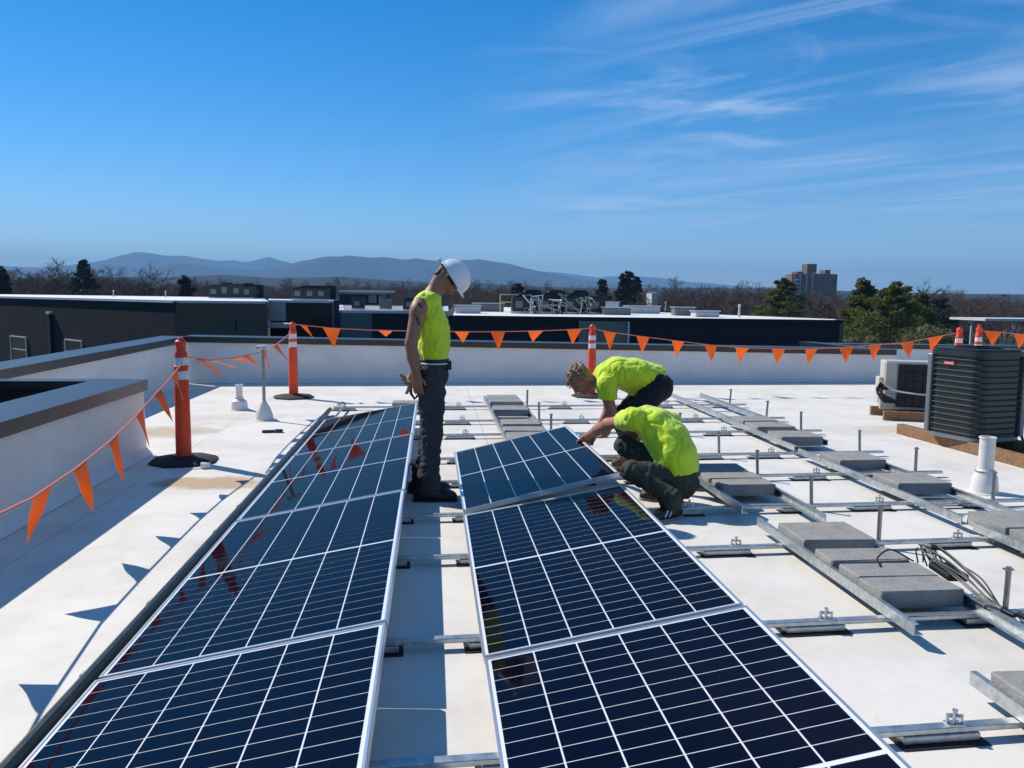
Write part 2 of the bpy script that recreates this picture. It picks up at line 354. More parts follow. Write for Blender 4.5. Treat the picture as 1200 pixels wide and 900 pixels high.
def panel(label, M):
    root = empty('solar_module'); root.matrix_world = M; tag(root, label, 'solar panel', 'solar panels of the two rows')
    place('laminate', LAM, root); place('junction_box', JB, root)
    for m in FRM: place('frame_rail', m, root)
    x_in = (PW - .044) / 6; y_in = (PL - .044 - .018) / 24
    for j in range(24):
        for i in range(6):
            c = place('cell', CELL, root)
            c.location = (.022 + x_in * (i + .5), .022 + y_in * (j + .5) + (.018 if j >= 12 else 0), -.0039)
    return root
def pmat(x, y, z, tilt, yaw=0., pit=0.):
    return Matrix.Translation((x, y, z)) @ Matrix.Rotation(yaw, 4, 'Z') @ Matrix.Rotation(-tilt, 4, 'Y') @ Matrix.Rotation(pit, 4, 'X')
names = ['left row solar panel with the dark gutter rail, first before the wide open roof', 'left row solar panel between the first panel and the one reflecting red pennants',
         'left row solar panel with red pennant reflections beside the boots of the standing worker', 'last left row solar panel, at the feet of the hard hat worker']
names[0] = 'left row solar panel nearest the loose end, farthest from the standing worker'
names[1] = 'left row solar panel two before the end panel, showing a red flag reflection'
for k in range(4):
    panel(names[k], pmat(XL + (k - 1.5) * .003, YL - PITCHL + k * PITCHL + .01, Z0, TILT))
panel('right row solar panel farthest from the workers, dark navy cells', pmat(XR, YR - PITCHL + .01, Z0, TILT))
panel('right row solar panel beside the squatting worker with a yellow shirt reflection', pmat(XR - .006, YR + .01, Z0, TILT))
panel('loose solar panel being lowered into place by the two bending workers', pmat(XR - .004, YR + PITCHL + .055, Z0 + .016, TILT + .050, yaw=.003, pit=-.010))

# ================================================================== RACKING
rack = tag(empty('solar_racking', (0, 6, 0)), 'low galvanised ballasted racking of rails, trays and uprights on the white roof', 'racking')
def rk(mbx, name, m): o = mbx.obj(name, m, rack); o.location = (0, -6, 0); return o
RAIL_Y = [1.55, 2.58, 3.56, 4.74, 5.68, 6.72, 7.70, 9.05, 10.08, 11.42]; SK = .045
def ry(i, x): return RAIL_Y[i] + SK * x
for i in range(10):
    x0, x1 = -1.34, 4.62
    m = MB(); A = Vector((x0, ry(i, x0), 0)); B = Vector((x1, ry(i, x1), 0)); d = (B - A).normalized()
    M = Matrix.Translation(A) @ Matrix.Rotation(math.atan2(d.y, d.x), 4, 'Z'); L = (B - A).length
    m.bevbox((0, -.021, .034), (L, .021, .056), .003, M=M)
    rk(m, 'cross_rail', M_GALV)
    for row in range(4):
        bx = XL + 1.512 * row
        for off, wd in ((.10, .30), (1.02, .26)):
            f = MB(); s = (bx + off - x0)
            f.bevbox((s - wd / 2, -.030, .006), (s + wd / 2, .030, .0335), .003, M=M); rk(f, 'foot', M_GALV)
            f = MB(); f.box((s - wd / 2 - .02, -.06, .001), (s + wd / 2 + .02, .06, .0055), M=M); rk(f, 'pad', M_RUBBER)
        if (row >= 2 or (row == 1 and i >= 7)) and i > 0:           # bare rows: uprights and clamps in view
            hx = bx + 1.135; yy = ry(i, hx); u = MB()
            lean = random.uniform(-.015, .015)
            u.tube([(hx, yy + .028, .02), (hx + lean, yy + .03, .27)], .014, 8); u.box((hx - .02, yy + .016, .255), (hx + .02 + lean, yy + .044, .262)); rk(u, 'upright', M_PIPE)
            for cxo in (.16,):
                cxx = bx + cxo; cyy = ry(i, cxx); c = MB()
                c.box((cxx - .032, cyy - .02, .0565), (cxx + .032, cyy + .02, .062)); c.box((cxx - .032, cyy - .004, .0622), (cxx - .022, cyy + .004, .098)); c.box((cxx + .022, cyy - .004, .0622), (cxx + .032, cyy + .004, .092))
                c.box((cxx - .02, cyy - .015, .085), (cxx + .02, cyy + .015, .091)); c.lathe([(.006, .0625), (.006, .105), (.010, .106), (.010, .112)], 8, (cxx, cyy, 0)); rk(c, 'clamp', M_GALV)
# gutter-like front rail of the left row
m = MB(); m.tube([(XL - .045, YL - PITCHL - .2, .072), (XL - .045, 5, .072), (XL - .045, 10.95, .072)], .030, 10); m.tube([(XL - .080, YL - PITCHL - .2, .045), (XL - .080, 10.9, .045)], .022, 8)
rk(m, 'front_rail', mat('dark_rail', (.055, .06, .05), .35, metal=.6, var=.3, vscale=9))
for yy in (1.7, 3.32, 4.1, 5.35, 6.0, 7.2, 8.3, 9.3, 10.4):
    c = MB(); c.bevbox((XL - .115, yy - .022, .012), (XL - .055, yy + .022, .055), .008); rk(c, 'rail_bracket', M_GALV)
m = MB(); m.tube([(XL + .10, 10.2, .07), (XL + .10, 11.5, .07)], .016, 6); rk(m, 'tie_rail', M_GALV)
m = MB(); m.tube([(XL + .02, 11.3, .09), (XL + .06, 11.45, .10), (XL + .10, 11.5, .075)], .018, 6); rk(m, 'end_bracket', M_GALV)
# ballast trays: pairs of lipped channels along the rows
def channel(x, y0, y1, side, zb=.060):
    m = MB(); m.box((x - .004, y0, zb), (x + .004, y1, zb + .055)); m.box((x + (.005 if side > 0 else -.045), y0, zb), (x + (.045 if side > 0 else -.005), y1, zb + .004))
    m.box((x + (.005 if side > 0 else -.022), y0, zb + .051), (x + (.022 if side > 0 else -.005), y1, zb + .055)); rk(m, 'tray_channel', M_GALV)
def tray(x, y0, y1, stag=.0):
    channel(x, y0, y1, 1); channel(x + .50, y0 - stag, y1 - stag, -1)
    for i in range(int((y1 - y0) / .5)):
        m = MB(); yy = y0 + .25 + i * .5; m.box((x + .06, yy - .02, .058), (x + .44, yy + .02, .0615)); rk(m, 'tray_strap', M_GALV)
tray(.77, 8.0, 12.1); tray(2.21, 5.55, 7.05, .25); tray(2.20, 3.42, 5.25, .15); tray(2.15, .9, 2.95)
tray(3.67, 7.9, 9.9, -.3); tray(3.64, 5.2, 7.75, .2); tray(3.62, 3.0, 5.05, .1); tray(3.72, 10.0, 12.5)

# ------------------------------------------------------------------ ballast blocks
def block_mesh(w, d, h, seed):
    b = MB(); b.bevbox((-w / 2, -d / 2, 0), (w / 2, d / 2, h), .008); q = random.Random(seed); b.v = [(x + q.uniform(-.004, .004), y + q.uniform(-.004, .004), max(0, z + q.uniform(-.0025, .0025)) if z > .01 else 0) for x, y, z in b.v]; me = b.mesh('block', M_CONC); return me
BLK = {(s, i): block_mesh(.455 - .006 * i, s, .088, i * 7 + int(s * 100)) for s in (.40, .30, .215) for i in range(3)}; BN = [0]
def block(x, y, s, label, lev=0, tilt=0.0):
    BN[0] += 1; o = tag(place('ballast_block', BLK[(s, BN[0] % 3)]), label, 'block', 'concrete ballast blocks in the trays')
    o.location = (x, y, .0618 + lev * .0885); o.rotation_euler = (0, 0, random.uniform(-.025, .025) + tilt); return o
ORD = ['first', 'second', 'third', 'fourth', 'fifth', 'sixth', 'seventh']
def blocks(x, lst, tail):
    for i, (y, s) in enumerate(lst): block(x + random.uniform(-.012, .012), y, s, ORD[i] + ' grey concrete ballast block ' + tail)
blocks(2.448, ((3.845, .215), (4.065, .215), (4.335, .215), (4.80, .40)), 'from the cable bundle, in the tray beside it')
blocks(2.455, ((6.17, .215), (6.42, .215), (6.74, .30)), 'behind the squatting worker, counted away from the cable bundle')
blocks(3.90, ((4.58, .40), (5.00, .40), (6.24, .40), (7.18, .40), (8.42, .40), (9.08, .40), (9.55, .40)), 'in the vent pipe side tray, counted toward the far wall')
blocks(1.02, ((8.40, .40), (8.85, .30), (9.35, .40), (10.55, .40), (11.33, .40), (11.75, .40)), 'past the loose panel, counted toward the far wall')
block(2.40, 2.72, .30, 'grey concrete ballast block alone in the short tray before the cable bundle')
block(-.30, 11.15, .30, 'flat grey block lying behind the standing worker past the left row')

# ------------------------------------------------------------------ cable bundle with connectors on the tray
cb = tag(empty('cable_bundle', (2.72, 3.9, .1)), 'black cable bundle with connectors slung over the ballast tray', 'cables')
m = MB(); m.bevbox((-.05, -.02, .04), (.06, .20, .075), .008, M=Matrix.Rotation(-.12, 4, 'Z')); m.obj('microinverter', M_BLACK, cb)
for k in range(8):
    r = random.Random(k); m = MB(); x = -.05 + .018 * k
    pts = [(x, .22 + r.uniform(-.03, .05), .05), (x + r.uniform(-.02, .03), .30, .12 + r.uniform(-.02, .03)), (x + .02, .12, .105 + r.uniform(-.02, .02)), (x + .01 + r.uniform(-.02, .02), -.08, .07), (x * .4 + .01, -.30, .0 + r.uniform(-.01, .02)), (x * .3 + .02, -.46, -.045)]
    m.tube(smooth_path(pts), .0045, 5); m.obj('cable', M_BLACK, cb)
for k in range(3):
    m = MB(); m.bevbox((-.012, -.04, 0), (.012, .04, .02), .004, M=Matrix.Translation((.04 * k - .02, -.32 - .05 * k, .0)) @ Matrix.Rotation(.5 - .3 * k, 4, 'Z')); m.obj('connector', M_BLACK, cb)
m = MB(); m.tube(smooth_path([(-.06, .28, .05), (-.16, .34, .10), (-.26, .30, .07), (-.30, .20, .052)]), .005, 5); m.obj('cable', M_BLACK, cb)

# ================================================================== DELINEATORS
def delineator(x, y, label, h=1.165, baser=.315, rot=0.0, tilt=0.0):
    root = tag(empty('delineator_post', (x, y, 0.001), rot), label, 'delineator', 'orange delineator posts')
    m = MB(); m.lathe([(baser, 0), (baser, .018), (baser * .9, .036), (.13, .044), (.09, .060), (.075, .062)], 8, phase=math.pi / 8); m.obj('base', M_RUBBER, root, True)
    prof = [(.071, .045), (.070, .3), (.066, .70), (.064, .775), (.058, .78), (.058, .86), (.064, .865), (.065, .905), (.056, .91), (.055, .985), (.061, .99), (.058, 1.02), (.046, 1.045), (.040, 1.09), (.050, 1.10), (.050, 1.135), (.030, 1.15), (.026, h)]
    m = MB(); m.lathe(prof, 18); p = m.obj('post', M_ORANGE, root, True)
    for z0, z1, r in ((.781, .859, .0595), (.911, .984, .0575)):
        b = MB(); b.lathe([(r, z0), (r, z1)], 18, cap=False); b.obj('reflective_band', M_REFL, root, True)
    return root
delineator(-2.32, 7.88, 'tall orange delineator post on a black base beside the light well wall', rot=.1)
delineator(-2.11, 12.81, 'orange delineator post standing alone before the far wall near the thin vent', rot=.3)
delineator(2.56, 12.95, 'orange delineator post behind the head of the bending worker', rot=.2)
delineator(8.75, 12.9, 'orange delineator post whose top shows above the dark condenser', rot=.4)
delineator(9.45, 13.4, 'orange delineator post with string tied to it behind the dark condenser, taller', rot=.2, h=1.20)

# ================================================================== PENNANTS
def pennants(name, label, pts, flags, sag=None):
    """pts: polyline of the cord; flags: (arc parameter 0..1 along pts index space, tip offset)"""
    root = tag(empty(name, pts[0]), label, 'pennants', 'orange safety pennant strings')
    P = [Vector(p) for p in pts]; o = P[0]
    m = MB(); m.tube([p - o for p in P], .0075, 5); m.obj('cord', M_CORD, root)
    for t, (dx, dy, dz), w in flags:
        k = min(int(t), len(P) - 2); f = t - k; c = P[k].lerp(P[k + 1], f); d = (P[k + 1] - P[k]).normalized()
        a = c - d * w / 2 - o; b = c + d * w / 2 - o; tip = c + Vector((dx, dy, dz)) - o
        n = d.cross(Vector((dx, dy, dz))).normalized(); V = []; F = []; N = 6; W = 4; r = random.Random(int(t * 1000))
        amp = r.uniform(.012, .03); ph = r.uniform(0, 6)
        for i in range(N + 1):
            s = i / N
            for j in range(W + 1):
                q = j / W; e = a.lerp(b, q).lerp(tip, s)
                e += n * (amp * math.sin(ph + q * 3.1 + s * 3.5) * s * (1 - s) * 1.8); V.append(e)
        for i in range(N):
            for j in range(W): q = i * (W + 1) + j; F.append((q, q + 1, q + W + 2, q + W + 1))
        nv = len(V); V2 = [v + n * .0016 for v in V]
        m = MB(); m.add(V + V2, F + [tuple(reversed([x + nv for x in f_])) for f_ in F]); m.obj('flag', M_FLAG, root, True)
    return root
pa = (-2.32, 7.88)
pennants('pennant_string', 'orange pennants on a cord sagging past the light well wall toward the camera',
  [(-2.30, 7.82, .93), (-2.26, 7.3, .83), (-2.23, 6.83, .755), (-2.17, 6.2, .665), (-2.11, 5.56, .60), (-2.06, 4.9, .555), (-2.02, 4.3, .535), (-1.95, 3.5, .58), (-1.85, 2.4, .74), (-1.75, 1.45, .97)],
  [(.55, (.10, -.10, -.25), .22), (1.75, (.13, -.05, -.25), .20), (2.75, (.09, -.08, -.26), .21), (3.85, (.06, -.02, -.29), .23), (4.85, (.04, .05, -.295), .24), (5.75, (-.02, -.16, -.24), .24), (6.9, (.05, -.04, -.28), .24), (7.8, (.05, .03, -.28), .23)])
delineator(-1.75, 1.4, 'orange delineator post at the loose end of the pennant cord', rot=.1)
def lerp_list(A, B, zs):
    n = len(zs) - 1; return [(A[0] + (B[0] - A[0]) * i / n, A[1] + (B[1] - A[1]) * i / n, z) for i, z in enumerate(zs)]
pennants('pennant_string', 'orange pennants blowing between the two delineator posts on the open roof side',
  lerp_list((-2.27, 7.95), (-2.11, 12.76), [.98, .90, .865, .85, .84, .86, .93, 1.02]),
  [(.45, (.24, .05, -.19), .26), (1.05, (.28, -.05, -.08), .26), (2.3, (.26, .05, -.10), .27), (3.0, (.23, -.03, -.18), .25), (4.35, (.09, -.04, -.28), .24), (5.3, (.19, -.04, -.23), .24)])
pennants('pennant_string', 'orange pennants strung before the far wall behind the standing worker',
  lerp_list((-2.09, 12.78), (2.52, 12.92), [1.13, 1.075, 1.05, 1.04, 1.035, 1.035, 1.045, 1.065, 1.10]),
  [(.25, (.16, .03, -.22), .10), (.98, (.03, .02, -.305), .27), (2.38, (.01, .26, -.11), .24), (3.4, (.0, .1, -.27), .22), (4.45, (.02, .20, -.185), .23), (5.43, (.01, -.04, -.30), .23), (6.47, (-.02, .18, -.19), .25), (7.55, (-.01, .10, -.25), .24)])
pennants('pennant_string', 'orange pennants sagging along the far wall toward the dark condenser',
  [(2.60, 12.95, 1.09), (2.85, 13.0, 1.04), (3.4, 13.05, .97), (4.0, 13.1, .90), (4.57, 13.15, .835), (5.13, 13.2, .79), (5.76, 13.2, .775), (6.33, 13.2, .775), (6.92, 13.15, .81), (7.39, 13.1, .855), (7.93, 13.05, .905), (8.40, 13.0, 1.0), (8.72, 12.92, 1.075)],
  [(1.0, (.02, .04, -.295), .22)] + [(i + .02, (random.uniform(-.03, .04), random.uniform(-.05, .16), -.275), random.uniform(.20, .25)) for i in range(2, 12)])
pennants('pennant_string', 'two orange pennants leaving the post behind the dark condenser',
  [(9.45, 13.4, 1.10), (9.8, 13.3, 1.075), (10.3, 13.2, 1.03), (10.9, 13.0, 1.02), (11.5, 12.8, 1.06)], [(.6, (.03, .03, -.26), .28), (1.65, (.02, .08, -.25), .27), (2.7, (.02, .08, -.25), .26)])

# ================================================================== ROOF VENTS
def vent_pipe(x, y, label, h=.46, r=.052, rb=.115, hb=.17):
    root = tag(empty('vent_pipe', (x, y, 0.001)), label, 'vent pipe')
    m = MB(); m.lathe([(rb * 1.25, 0), (rb * 1.25, .005), (rb * 1.02, .010), (rb, .06), (rb * .9, hb * .8), (r * 1.25, hb), (r * 1.2, hb + .02), (r * 1.02, hb + .03)], 24); m.obj('boot', M_PVC, root, True)
    m = MB(); m.lathe([(r, hb), (r, h - .012), (r + .006, h - .012), (r + .006, h), (r - .008, h), (r - .010, h - .10), (.001, h - .10)], 20); m.obj('pipe', M_PVC, root, True)
    m = MB(); m.lathe([(r * 1.32, hb + .004), (r * 1.32, hb + .016)], 20, cap=False); m.obj('clamp_band', M_GALV, root, True)
vent_pipe(4.61, 6.33, 'stubby white roof vent pipe with a wide boot beside the wooden sleepers', .47, .060, .104, .17)
vent_pipe(-2.62, 11.47, 'short white vent pipe on the open roof near the thin capped pipe', .35, .045, .11, .15)
root = tag(empty('capped_vent', (-2.10, 10.52, .001)), 'thin steel vent with flat cap on a white cone boot', 'vent pipe')
m = MB(); m.lathe([(.155, 0), (.155, .005), (.112, .010), (.105, .07), (.075, .15), (.034, .225), (.028, .24)], 24); m.obj('boot', M_PVC, root, True)
m = MB(); m.lathe([(.020, .2), (.020, .90)], 12); m.obj('pipe', M_PIPE, root, True)
m = MB(); m.lathe([(.03, .885), (.085, .90), (.09, .935), (.05, .945)], 20); m.obj('cap', M_GALV, root, True)
t = tag(empty('marker_tool', (-1.81, 9.53, .001), .15), 'small black tool lying on the roof beside the left row', 'tool')
m = MB(); m.bevbox((-.12, -.02, 0), (.02, .02, .03), .006); m.obj('handle', M_BLACK, t); m = MB(); m.bevbox((.022, -.03, 0), (.11, .03, .035), .006); m.obj('head', M_BLACK, t)
t = tag(empty('scrap_bracket', (-2.10, 7.56, .001), .15), 'bent white scrap bracket lying against the black post base', 'bracket')
m = MB(); m.box((-.13, -.03, 0), (.10, .03, .006)); m.box((.02, -.03, .0065), (.10, .03, .05)); m.obj('plate', M_REFL, t)

# ================================================================== AIR CONDITIONERS
def rrect(s, r, n=5):
    P = []
    for cx, cyy, a0 in ((s - r, s - r, 0), (r, s - r, 90), (r, r, 180), (s - r, r, 270)):
        for i in range(n + 1): a = math.radians(a0 + 90 * i / n); P.append((cx + r * math.cos(a), cyy + r * math.sin(a)))
    return P
AC_S = .68
ac = tag(empty('condenser_unit', (5.63, 7.90, 0), math.radians(15)), 'dark green ribbed condenser unit with a red badge on wooden sleepers', 'air conditioner')
poly = rrect(AC_S, .13); zb, zt = .125, 1.07
m = MB(); inner = [(x * .94 + AC_S * .03, y * .94 + AC_S * .03) for x, y in poly]; m.prism(inner, zb + .04, zt - .05); m.obj('coil_core', M_ACG, ac)
m = MB(); m.prism(poly, zb, zb + .04); m.obj('base_pan', M_ACB, ac)
m = MB(); m.prism([(x * 1.03 - AC_S * .015, y * 1.03 - AC_S * .015) for x, y in poly], zt - .05, zt); m.prism([(x * .94 + AC_S * .03, y * .94 + AC_S * .03) for x, y in poly], zt + .0005, zt + .025); m.obj('top_cover', M_ACG, ac)
nz_ = 14
for k in range(nz_):
    z = zb + .075 + (zt - zb - .165) * k / (nz_ - 1); m = MB(); n = len(poly); V = []
    out = [(x * 1.0, y * 1.0) for x, y in poly]
    for zz, off in ((z - .007, .982), (z, 1.0), (z + .007, .982)):
        for x, y in out: V.append(((x - AC_S / 2) * off + AC_S / 2, (y - AC_S / 2) * off + AC_S / 2, zz))
    F = [(q * n + i, q * n + (i + 1) % n, (q + 1) * n + (i + 1) % n, (q + 1) * n + i) for q in range(2) for i in range(n)]
    F += [tuple(range(n - 1, -1, -1)), tuple(range(2 * n, 3 * n))]
    m.add(V, F); m.obj('louvre', M_ACR, ac)
for cx, cyy in ((.03, AC_S - .03), (AC_S - .03, .03)):
    m = MB(); m.bevbox((cx - .03, cyy - .03, zb + .041), (cx + .03, cyy + .03, zt - .051), .008); m.obj('corner_post', M_ACB, ac)
m = MB(); m.bevbox((-.008, .33, .915), (-.0045, .46, .95), .001); bd = m.obj('badge', M_RED, ac)
for yy in (.345, .364, .383, .402, .421, .440): m = MB(); m.box((-.0095, yy - .006, .924), (-.0083, yy + .006, .941)); m.obj('badge_letter', mat('badge_print', (.85, .55, .55), .4), bd)
m = MB(); m.lathe([(.24, zt + .026), (.24, zt + .040), (.225, zt + .040), (.225, zt + .027)], 28, (AC_S / 2, AC_S / 2, 0), cap=False)
for r in (.06, .11, .16, .20): m.lathe([(r + .004, zt + .03), (r - .004, zt + .036)], 28, (AC_S / 2, AC_S / 2, 0), cap=False)
m.obj('fan_guard', M_BLACK, ac)
for a in range(4):
    m = MB(); m.box((.02, -.05, zt + .0265), (.2, .05, zt + .0285), M=Matrix.Translation((AC_S / 2, AC_S / 2, 0)) @ Matrix.Rotation(a * math.pi / 2, 4, 'Z') ); m.obj('fan_blade', M_ACG, ac)
m = MB(); m.bevbox((AC_S + .04, .10, .55), (AC_S + .14, .38, .98), .008); m.obj('electrical_box', M_ACB, ac)
m = MB(); m.bevbox((AC_S + .03, -.02, .28), (AC_S + .10, .09, .50), .006); m.obj('disconnect_box', M_REFL, ac)
m = MB(); m.tube(smooth_path([(AC_S + .09, .2, .54), (AC_S + .12, .18, .35), (AC_S + .10, .12, .2), (AC_S + .16, .1, .03)]), .014, 6); m.obj('conduit', M_BLACK, ac)
# mini split
ms = tag(empty('mini_split_unit', (6.12, 10.55, 0), math.radians(-20)), 'beige side-vented condenser with a dark coil grid beside the green unit', 'air conditioner')
m = MB(); m.bevbox((0, -.0, .125), (.85, .36, .78), .02); m.obj('casing', M_BEIGE, ms)
m = MB(); m.box((.17, -.012, .17), (.80, -.001, .735)); m.obj('coil_face', M_ACG, ms)
for i in range(7): x = .17 + .63 * i / 6; m = MB(); m.box((x - .005, -.022, .17), (x + .005, -.0125, .735)); m.obj('grid_bar', M_BLACK, ms)
for i in range(6): z = .17 + .565 * i / 5; m = MB(); m.box((.17, -.031, z - .004), (.80, -.0225, z + .004)); m.obj('grid_bar', M_BLACK, ms)
m = MB(); m.bevbox((-.06, .05, .2), (-.001, .30, .55), .012); m.obj('valve_cover', M_BEIGE, ms)
m = MB(); m.bevbox((-.05, -.06, .13), (.14, -.005, .32), .008); m.obj('junction_box', M_BEIGE, ms)
for k in range(5):
    r = random.Random(40 + k); m = MB(); m.tube(smooth_path([(-.03 + .02 * k, -.01, .52 - .03 * k), (-.10 + .02 * k, -.07, .40), (-.05, -.10 - .01 * k, .28 + .02 * k), (.02 + .04 * k, -.08, .22)]), .013, 6); m.obj('hose', M_BLACK, ms)
m = MB(); m.tube(smooth_path([(-.06, -.07, .52), (.1, -.09, .40), (.35, -.10, .36), (.62, -.09, .345), (.85, -.06, .33)]), .012, 6); m.obj('refrigerant_line', M_PVC, ms)
# sleepers
def sleeper(a, b, label, w=.09, h=.119, z=.006):
    A, B = Vector((*a, 0)), Vector((*b, 0)); d = B - A; o = tag(empty('wood_sleeper', (A.x, A.y, z), math.atan2(d.y, d.x)), label, 'lumber', 'wooden sleepers under the condensers')
    m = MB(); m.bevbox((0, -w / 2, 0), (d.length, w / 2, h), .006); m.obj('beam', M_WOOD, o); m = MB(); m.box((-.04, -w / 2 - .04, -.005), (d.length + .04, w / 2 + .04, -.001)); m.obj('pad', M_PVC, o)
sleeper((5.60, 9.25), (5.72, 6.55), 'long weathered sleeper under the near edge of the green condenser')
sleeper((6.16, 9.3), (6.28, 6.6), 'long weathered sleeper under the far edge of the green condenser')
sleeper((6.02, 10.35), (7.05, 10.00), 'short weathered sleeper across the front of the beige unit')
sleeper((6.12, 10.86), (7.15, 10.50), 'short weathered sleeper across the back of the beige unit')
# ================================================================== PEOPLE (one smooth surface per garment / body)
def sdf_mesh(name, prims, material, voxel=.006, k=.03, cuts=(), wr=0.0, wf=30.0, seed=0, wdir=None):
    """prims: (p0,r0,p1,r1,{opts}) tapered capsules; opts: k blend, b lateral axis, f lateral stretch. Naive surface nets."""
    lo = np.full(3, 1e9); hi = -lo
    for p0, r0, p1, r1, o in prims:
        f = o.get('f', 1.0)
        for p, r in ((p0, r0), (p1, r1)):
            p = np.array(p); lo = np.minimum(lo, p - r * f); hi = np.maximum(hi, p + r * f)
    pad = .03 + wr * 2; lo -= pad; hi += pad
    n = np.ceil((hi - lo) / voxel).astype(int) + 1
    ax = [lo[i] + voxel * np.arange(n[i]) for i in range(3)]
    D = np.full(tuple(n), 1.0, np.float32)
    for p0, r0, p1, r1, o in prims:
        kk = o.get('k', k); f = o.get('f', 1.0); p0 = np.array(p0, float); p1 = np.array(p1, float); R = max(r0, r1) * f + kk + voxel * 3 + wr * 2
        a = np.maximum(np.floor((np.minimum(p0, p1) - R - lo) / voxel).astype(int), 0); b = np.minimum(np.ceil((np.maximum(p0, p1) + R - lo) / voxel).astype(int) + 1, n)
        X = ax[0][a[0]:b[0], None, None]; Y = ax[1][None, a[1]:b[1], None]; Z = ax[2][None, None, a[2]:b[2]]
        if f != 1.0:
            bb = np.array(o['b'], float); bb /= np.linalg.norm(bb); dot = (X - p0[0]) * bb[0] + (Y - p0[1]) * bb[1] + (Z - p0[2]) * bb[2]
            sft = dot * (1 - 1 / f); X = X - sft * bb[0]; Y = Y - sft * bb[1]; Z = Z - sft * bb[2]
            p1 = p1 - bb * ((p1 - p0) @ bb) * (1 - 1 / f)
        d = p1 - p0; L2 = max(d @ d, 1e-9)
        t = np.clip(((X - p0[0]) * d[0] + (Y - p0[1]) * d[1] + (Z - p0[2]) * d[2]) / L2, 0, 1)
        di = np.sqrt((X - p0[0] - t * d[0]) ** 2 + (Y - p0[1] - t * d[1]) ** 2 + (Z - p0[2] - t * d[2]) ** 2) - (r0 + (r1 - r0) * t)
        S = D[a[0]:b[0], a[1]:b[1], a[2]:b[2]]
        if o.get('sub'):
            h = np.clip(.5 - .5 * (S + di) / kk, 0, 1); D[a[0]:b[0], a[1]:b[1], a[2]:b[2]] = S * (1 - h) - di * h + kk * h * (1 - h)
        else:
            h = np.clip(.5 + .5 * (S - di) / kk, 0, 1); D[a[0]:b[0], a[1]:b[1], a[2]:b[2]] = S * (1 - h) + di * h - kk * h * (1 - h)
    X = ax[0][:, None, None]; Y = ax[1][None, :, None]; Z = ax[2][None, None, :]
    if wr:
        rg = np.random.default_rng(seed); W = 0
        for q in range(7):
            v = rg.normal(size=3)
            if wdir is not None: v = v - .75 * np.array(wdir) * (v @ np.array(wdir))
            v = v / np.linalg.norm(v) * wf * rg.uniform(.6, 1.7); v2 = rg.normal(size=3) * wf * .35
            W = W + np.sin(v[0] * X + v[1] * Y + v[2] * Z + rg.uniform(0, 6) + 1.6 * np.sin(v2[0] * X + v2[1] * Y + v2[2] * Z)) * rg.uniform(.4, 1)
        W = W / 2.2; W = .35 * W + 1.1 * (.55 - np.abs(np.sin(W * 1.5)) ** .8)
        D = D + (wr * W).astype(np.float32)
    for P, N in cuts:
        N = np.array(N, float); N /= np.linalg.norm(N); D = np.maximum(D, (X - P[0]) * N[0] + (Y - P[1]) * N[1] + (Z - P[2]) * N[2])
    D[0] = D[-1] = 1; D[:, 0] = D[:, -1] = 1; D[:, :, 0] = D[:, :, -1] = 1
    I = D < 0; c = [I[i:n[0] - 1 + i, j:n[1] - 1 + j, l:n[2] - 1 + l] for i in (0, 1) for j in (0, 1) for l in (0, 1)]
    s = sum(x.astype(np.int8) for x in c); act = (s > 0) & (s < 8); idx = np.full(act.shape, -1, np.int64); ci = np.argwhere(act); idx[act] = np.arange(len(ci))
    acc = np.zeros((len(ci), 3)); cnt = np.zeros(len(ci))
    for axis in range(3):
        for u in (0, 1):
            for w in (0, 1):
                oa = [0, 0, 0]; others = [q for q in range(3) if q != axis]; oa[others[0]] = u; oa[others[1]] = w; ob = list(oa); ob[axis] = 1
                A = ci + oa; B = ci + ob; da = D[A[:, 0], A[:, 1], A[:, 2]]; db = D[B[:, 0], B[:, 1], B[:, 2]]; m = (da < 0) != (db < 0)
                t = np.where(m, da / np.where(m, da - db, 1), 0)[:, None]; acc += np.where(m[:, None], A + (B - A) * t, 0); cnt += m
    V = lo + voxel * acc / cnt[:, None]
    F = []
    for axis in range(3):
        o1, o2 = [q for q in range(3) if q != axis]
        sl0 = [slice(None)] * 3; sl1 = [slice(None)] * 3; sl0[axis] = slice(0, -1); sl1[axis] = slice(1, None)
        ch = I[tuple(sl0)] != I[tuple(sl1)]; E = np.argwhere(ch); E = E[(E[:, o1] > 0) & (E[:, o2] > 0)]
        ins = I[E[:, 0], E[:, 1], E[:, 2]]
        def cc(d1, d2): q = E.copy(); q[:, o1] -= d1; q[:, o2] -= d2; return idx[q[:, 0], q[:, 1], q[:, 2]]
        Q = np.stack([cc(1, 1), cc(0, 1), cc(0, 0), cc(1, 0)], 1)
        flip = ins if axis != 1 else ~ins
        Q = np.where(flip[:, None], Q, Q[:, ::-1]); F.append(Q)
    F = np.concatenate(F); F = F[(F >= 0).all(1)]
    me = bpy.data.meshes.new(name); me.from_pydata(V.tolist(), [], F.tolist()); me.update(); me.materials.append(material)
    me.polygons.foreach_set('use_smooth', [True] * len(me.polygons)); return me
def V3(v): return np.array(v, float)
def part(name, prims, m, parent, off, **kw):
    me = sdf_mesh(name, prims, m, **kw); o = place(name, me, parent); o.location = (-off[0], -off[1], -off[2]); return o
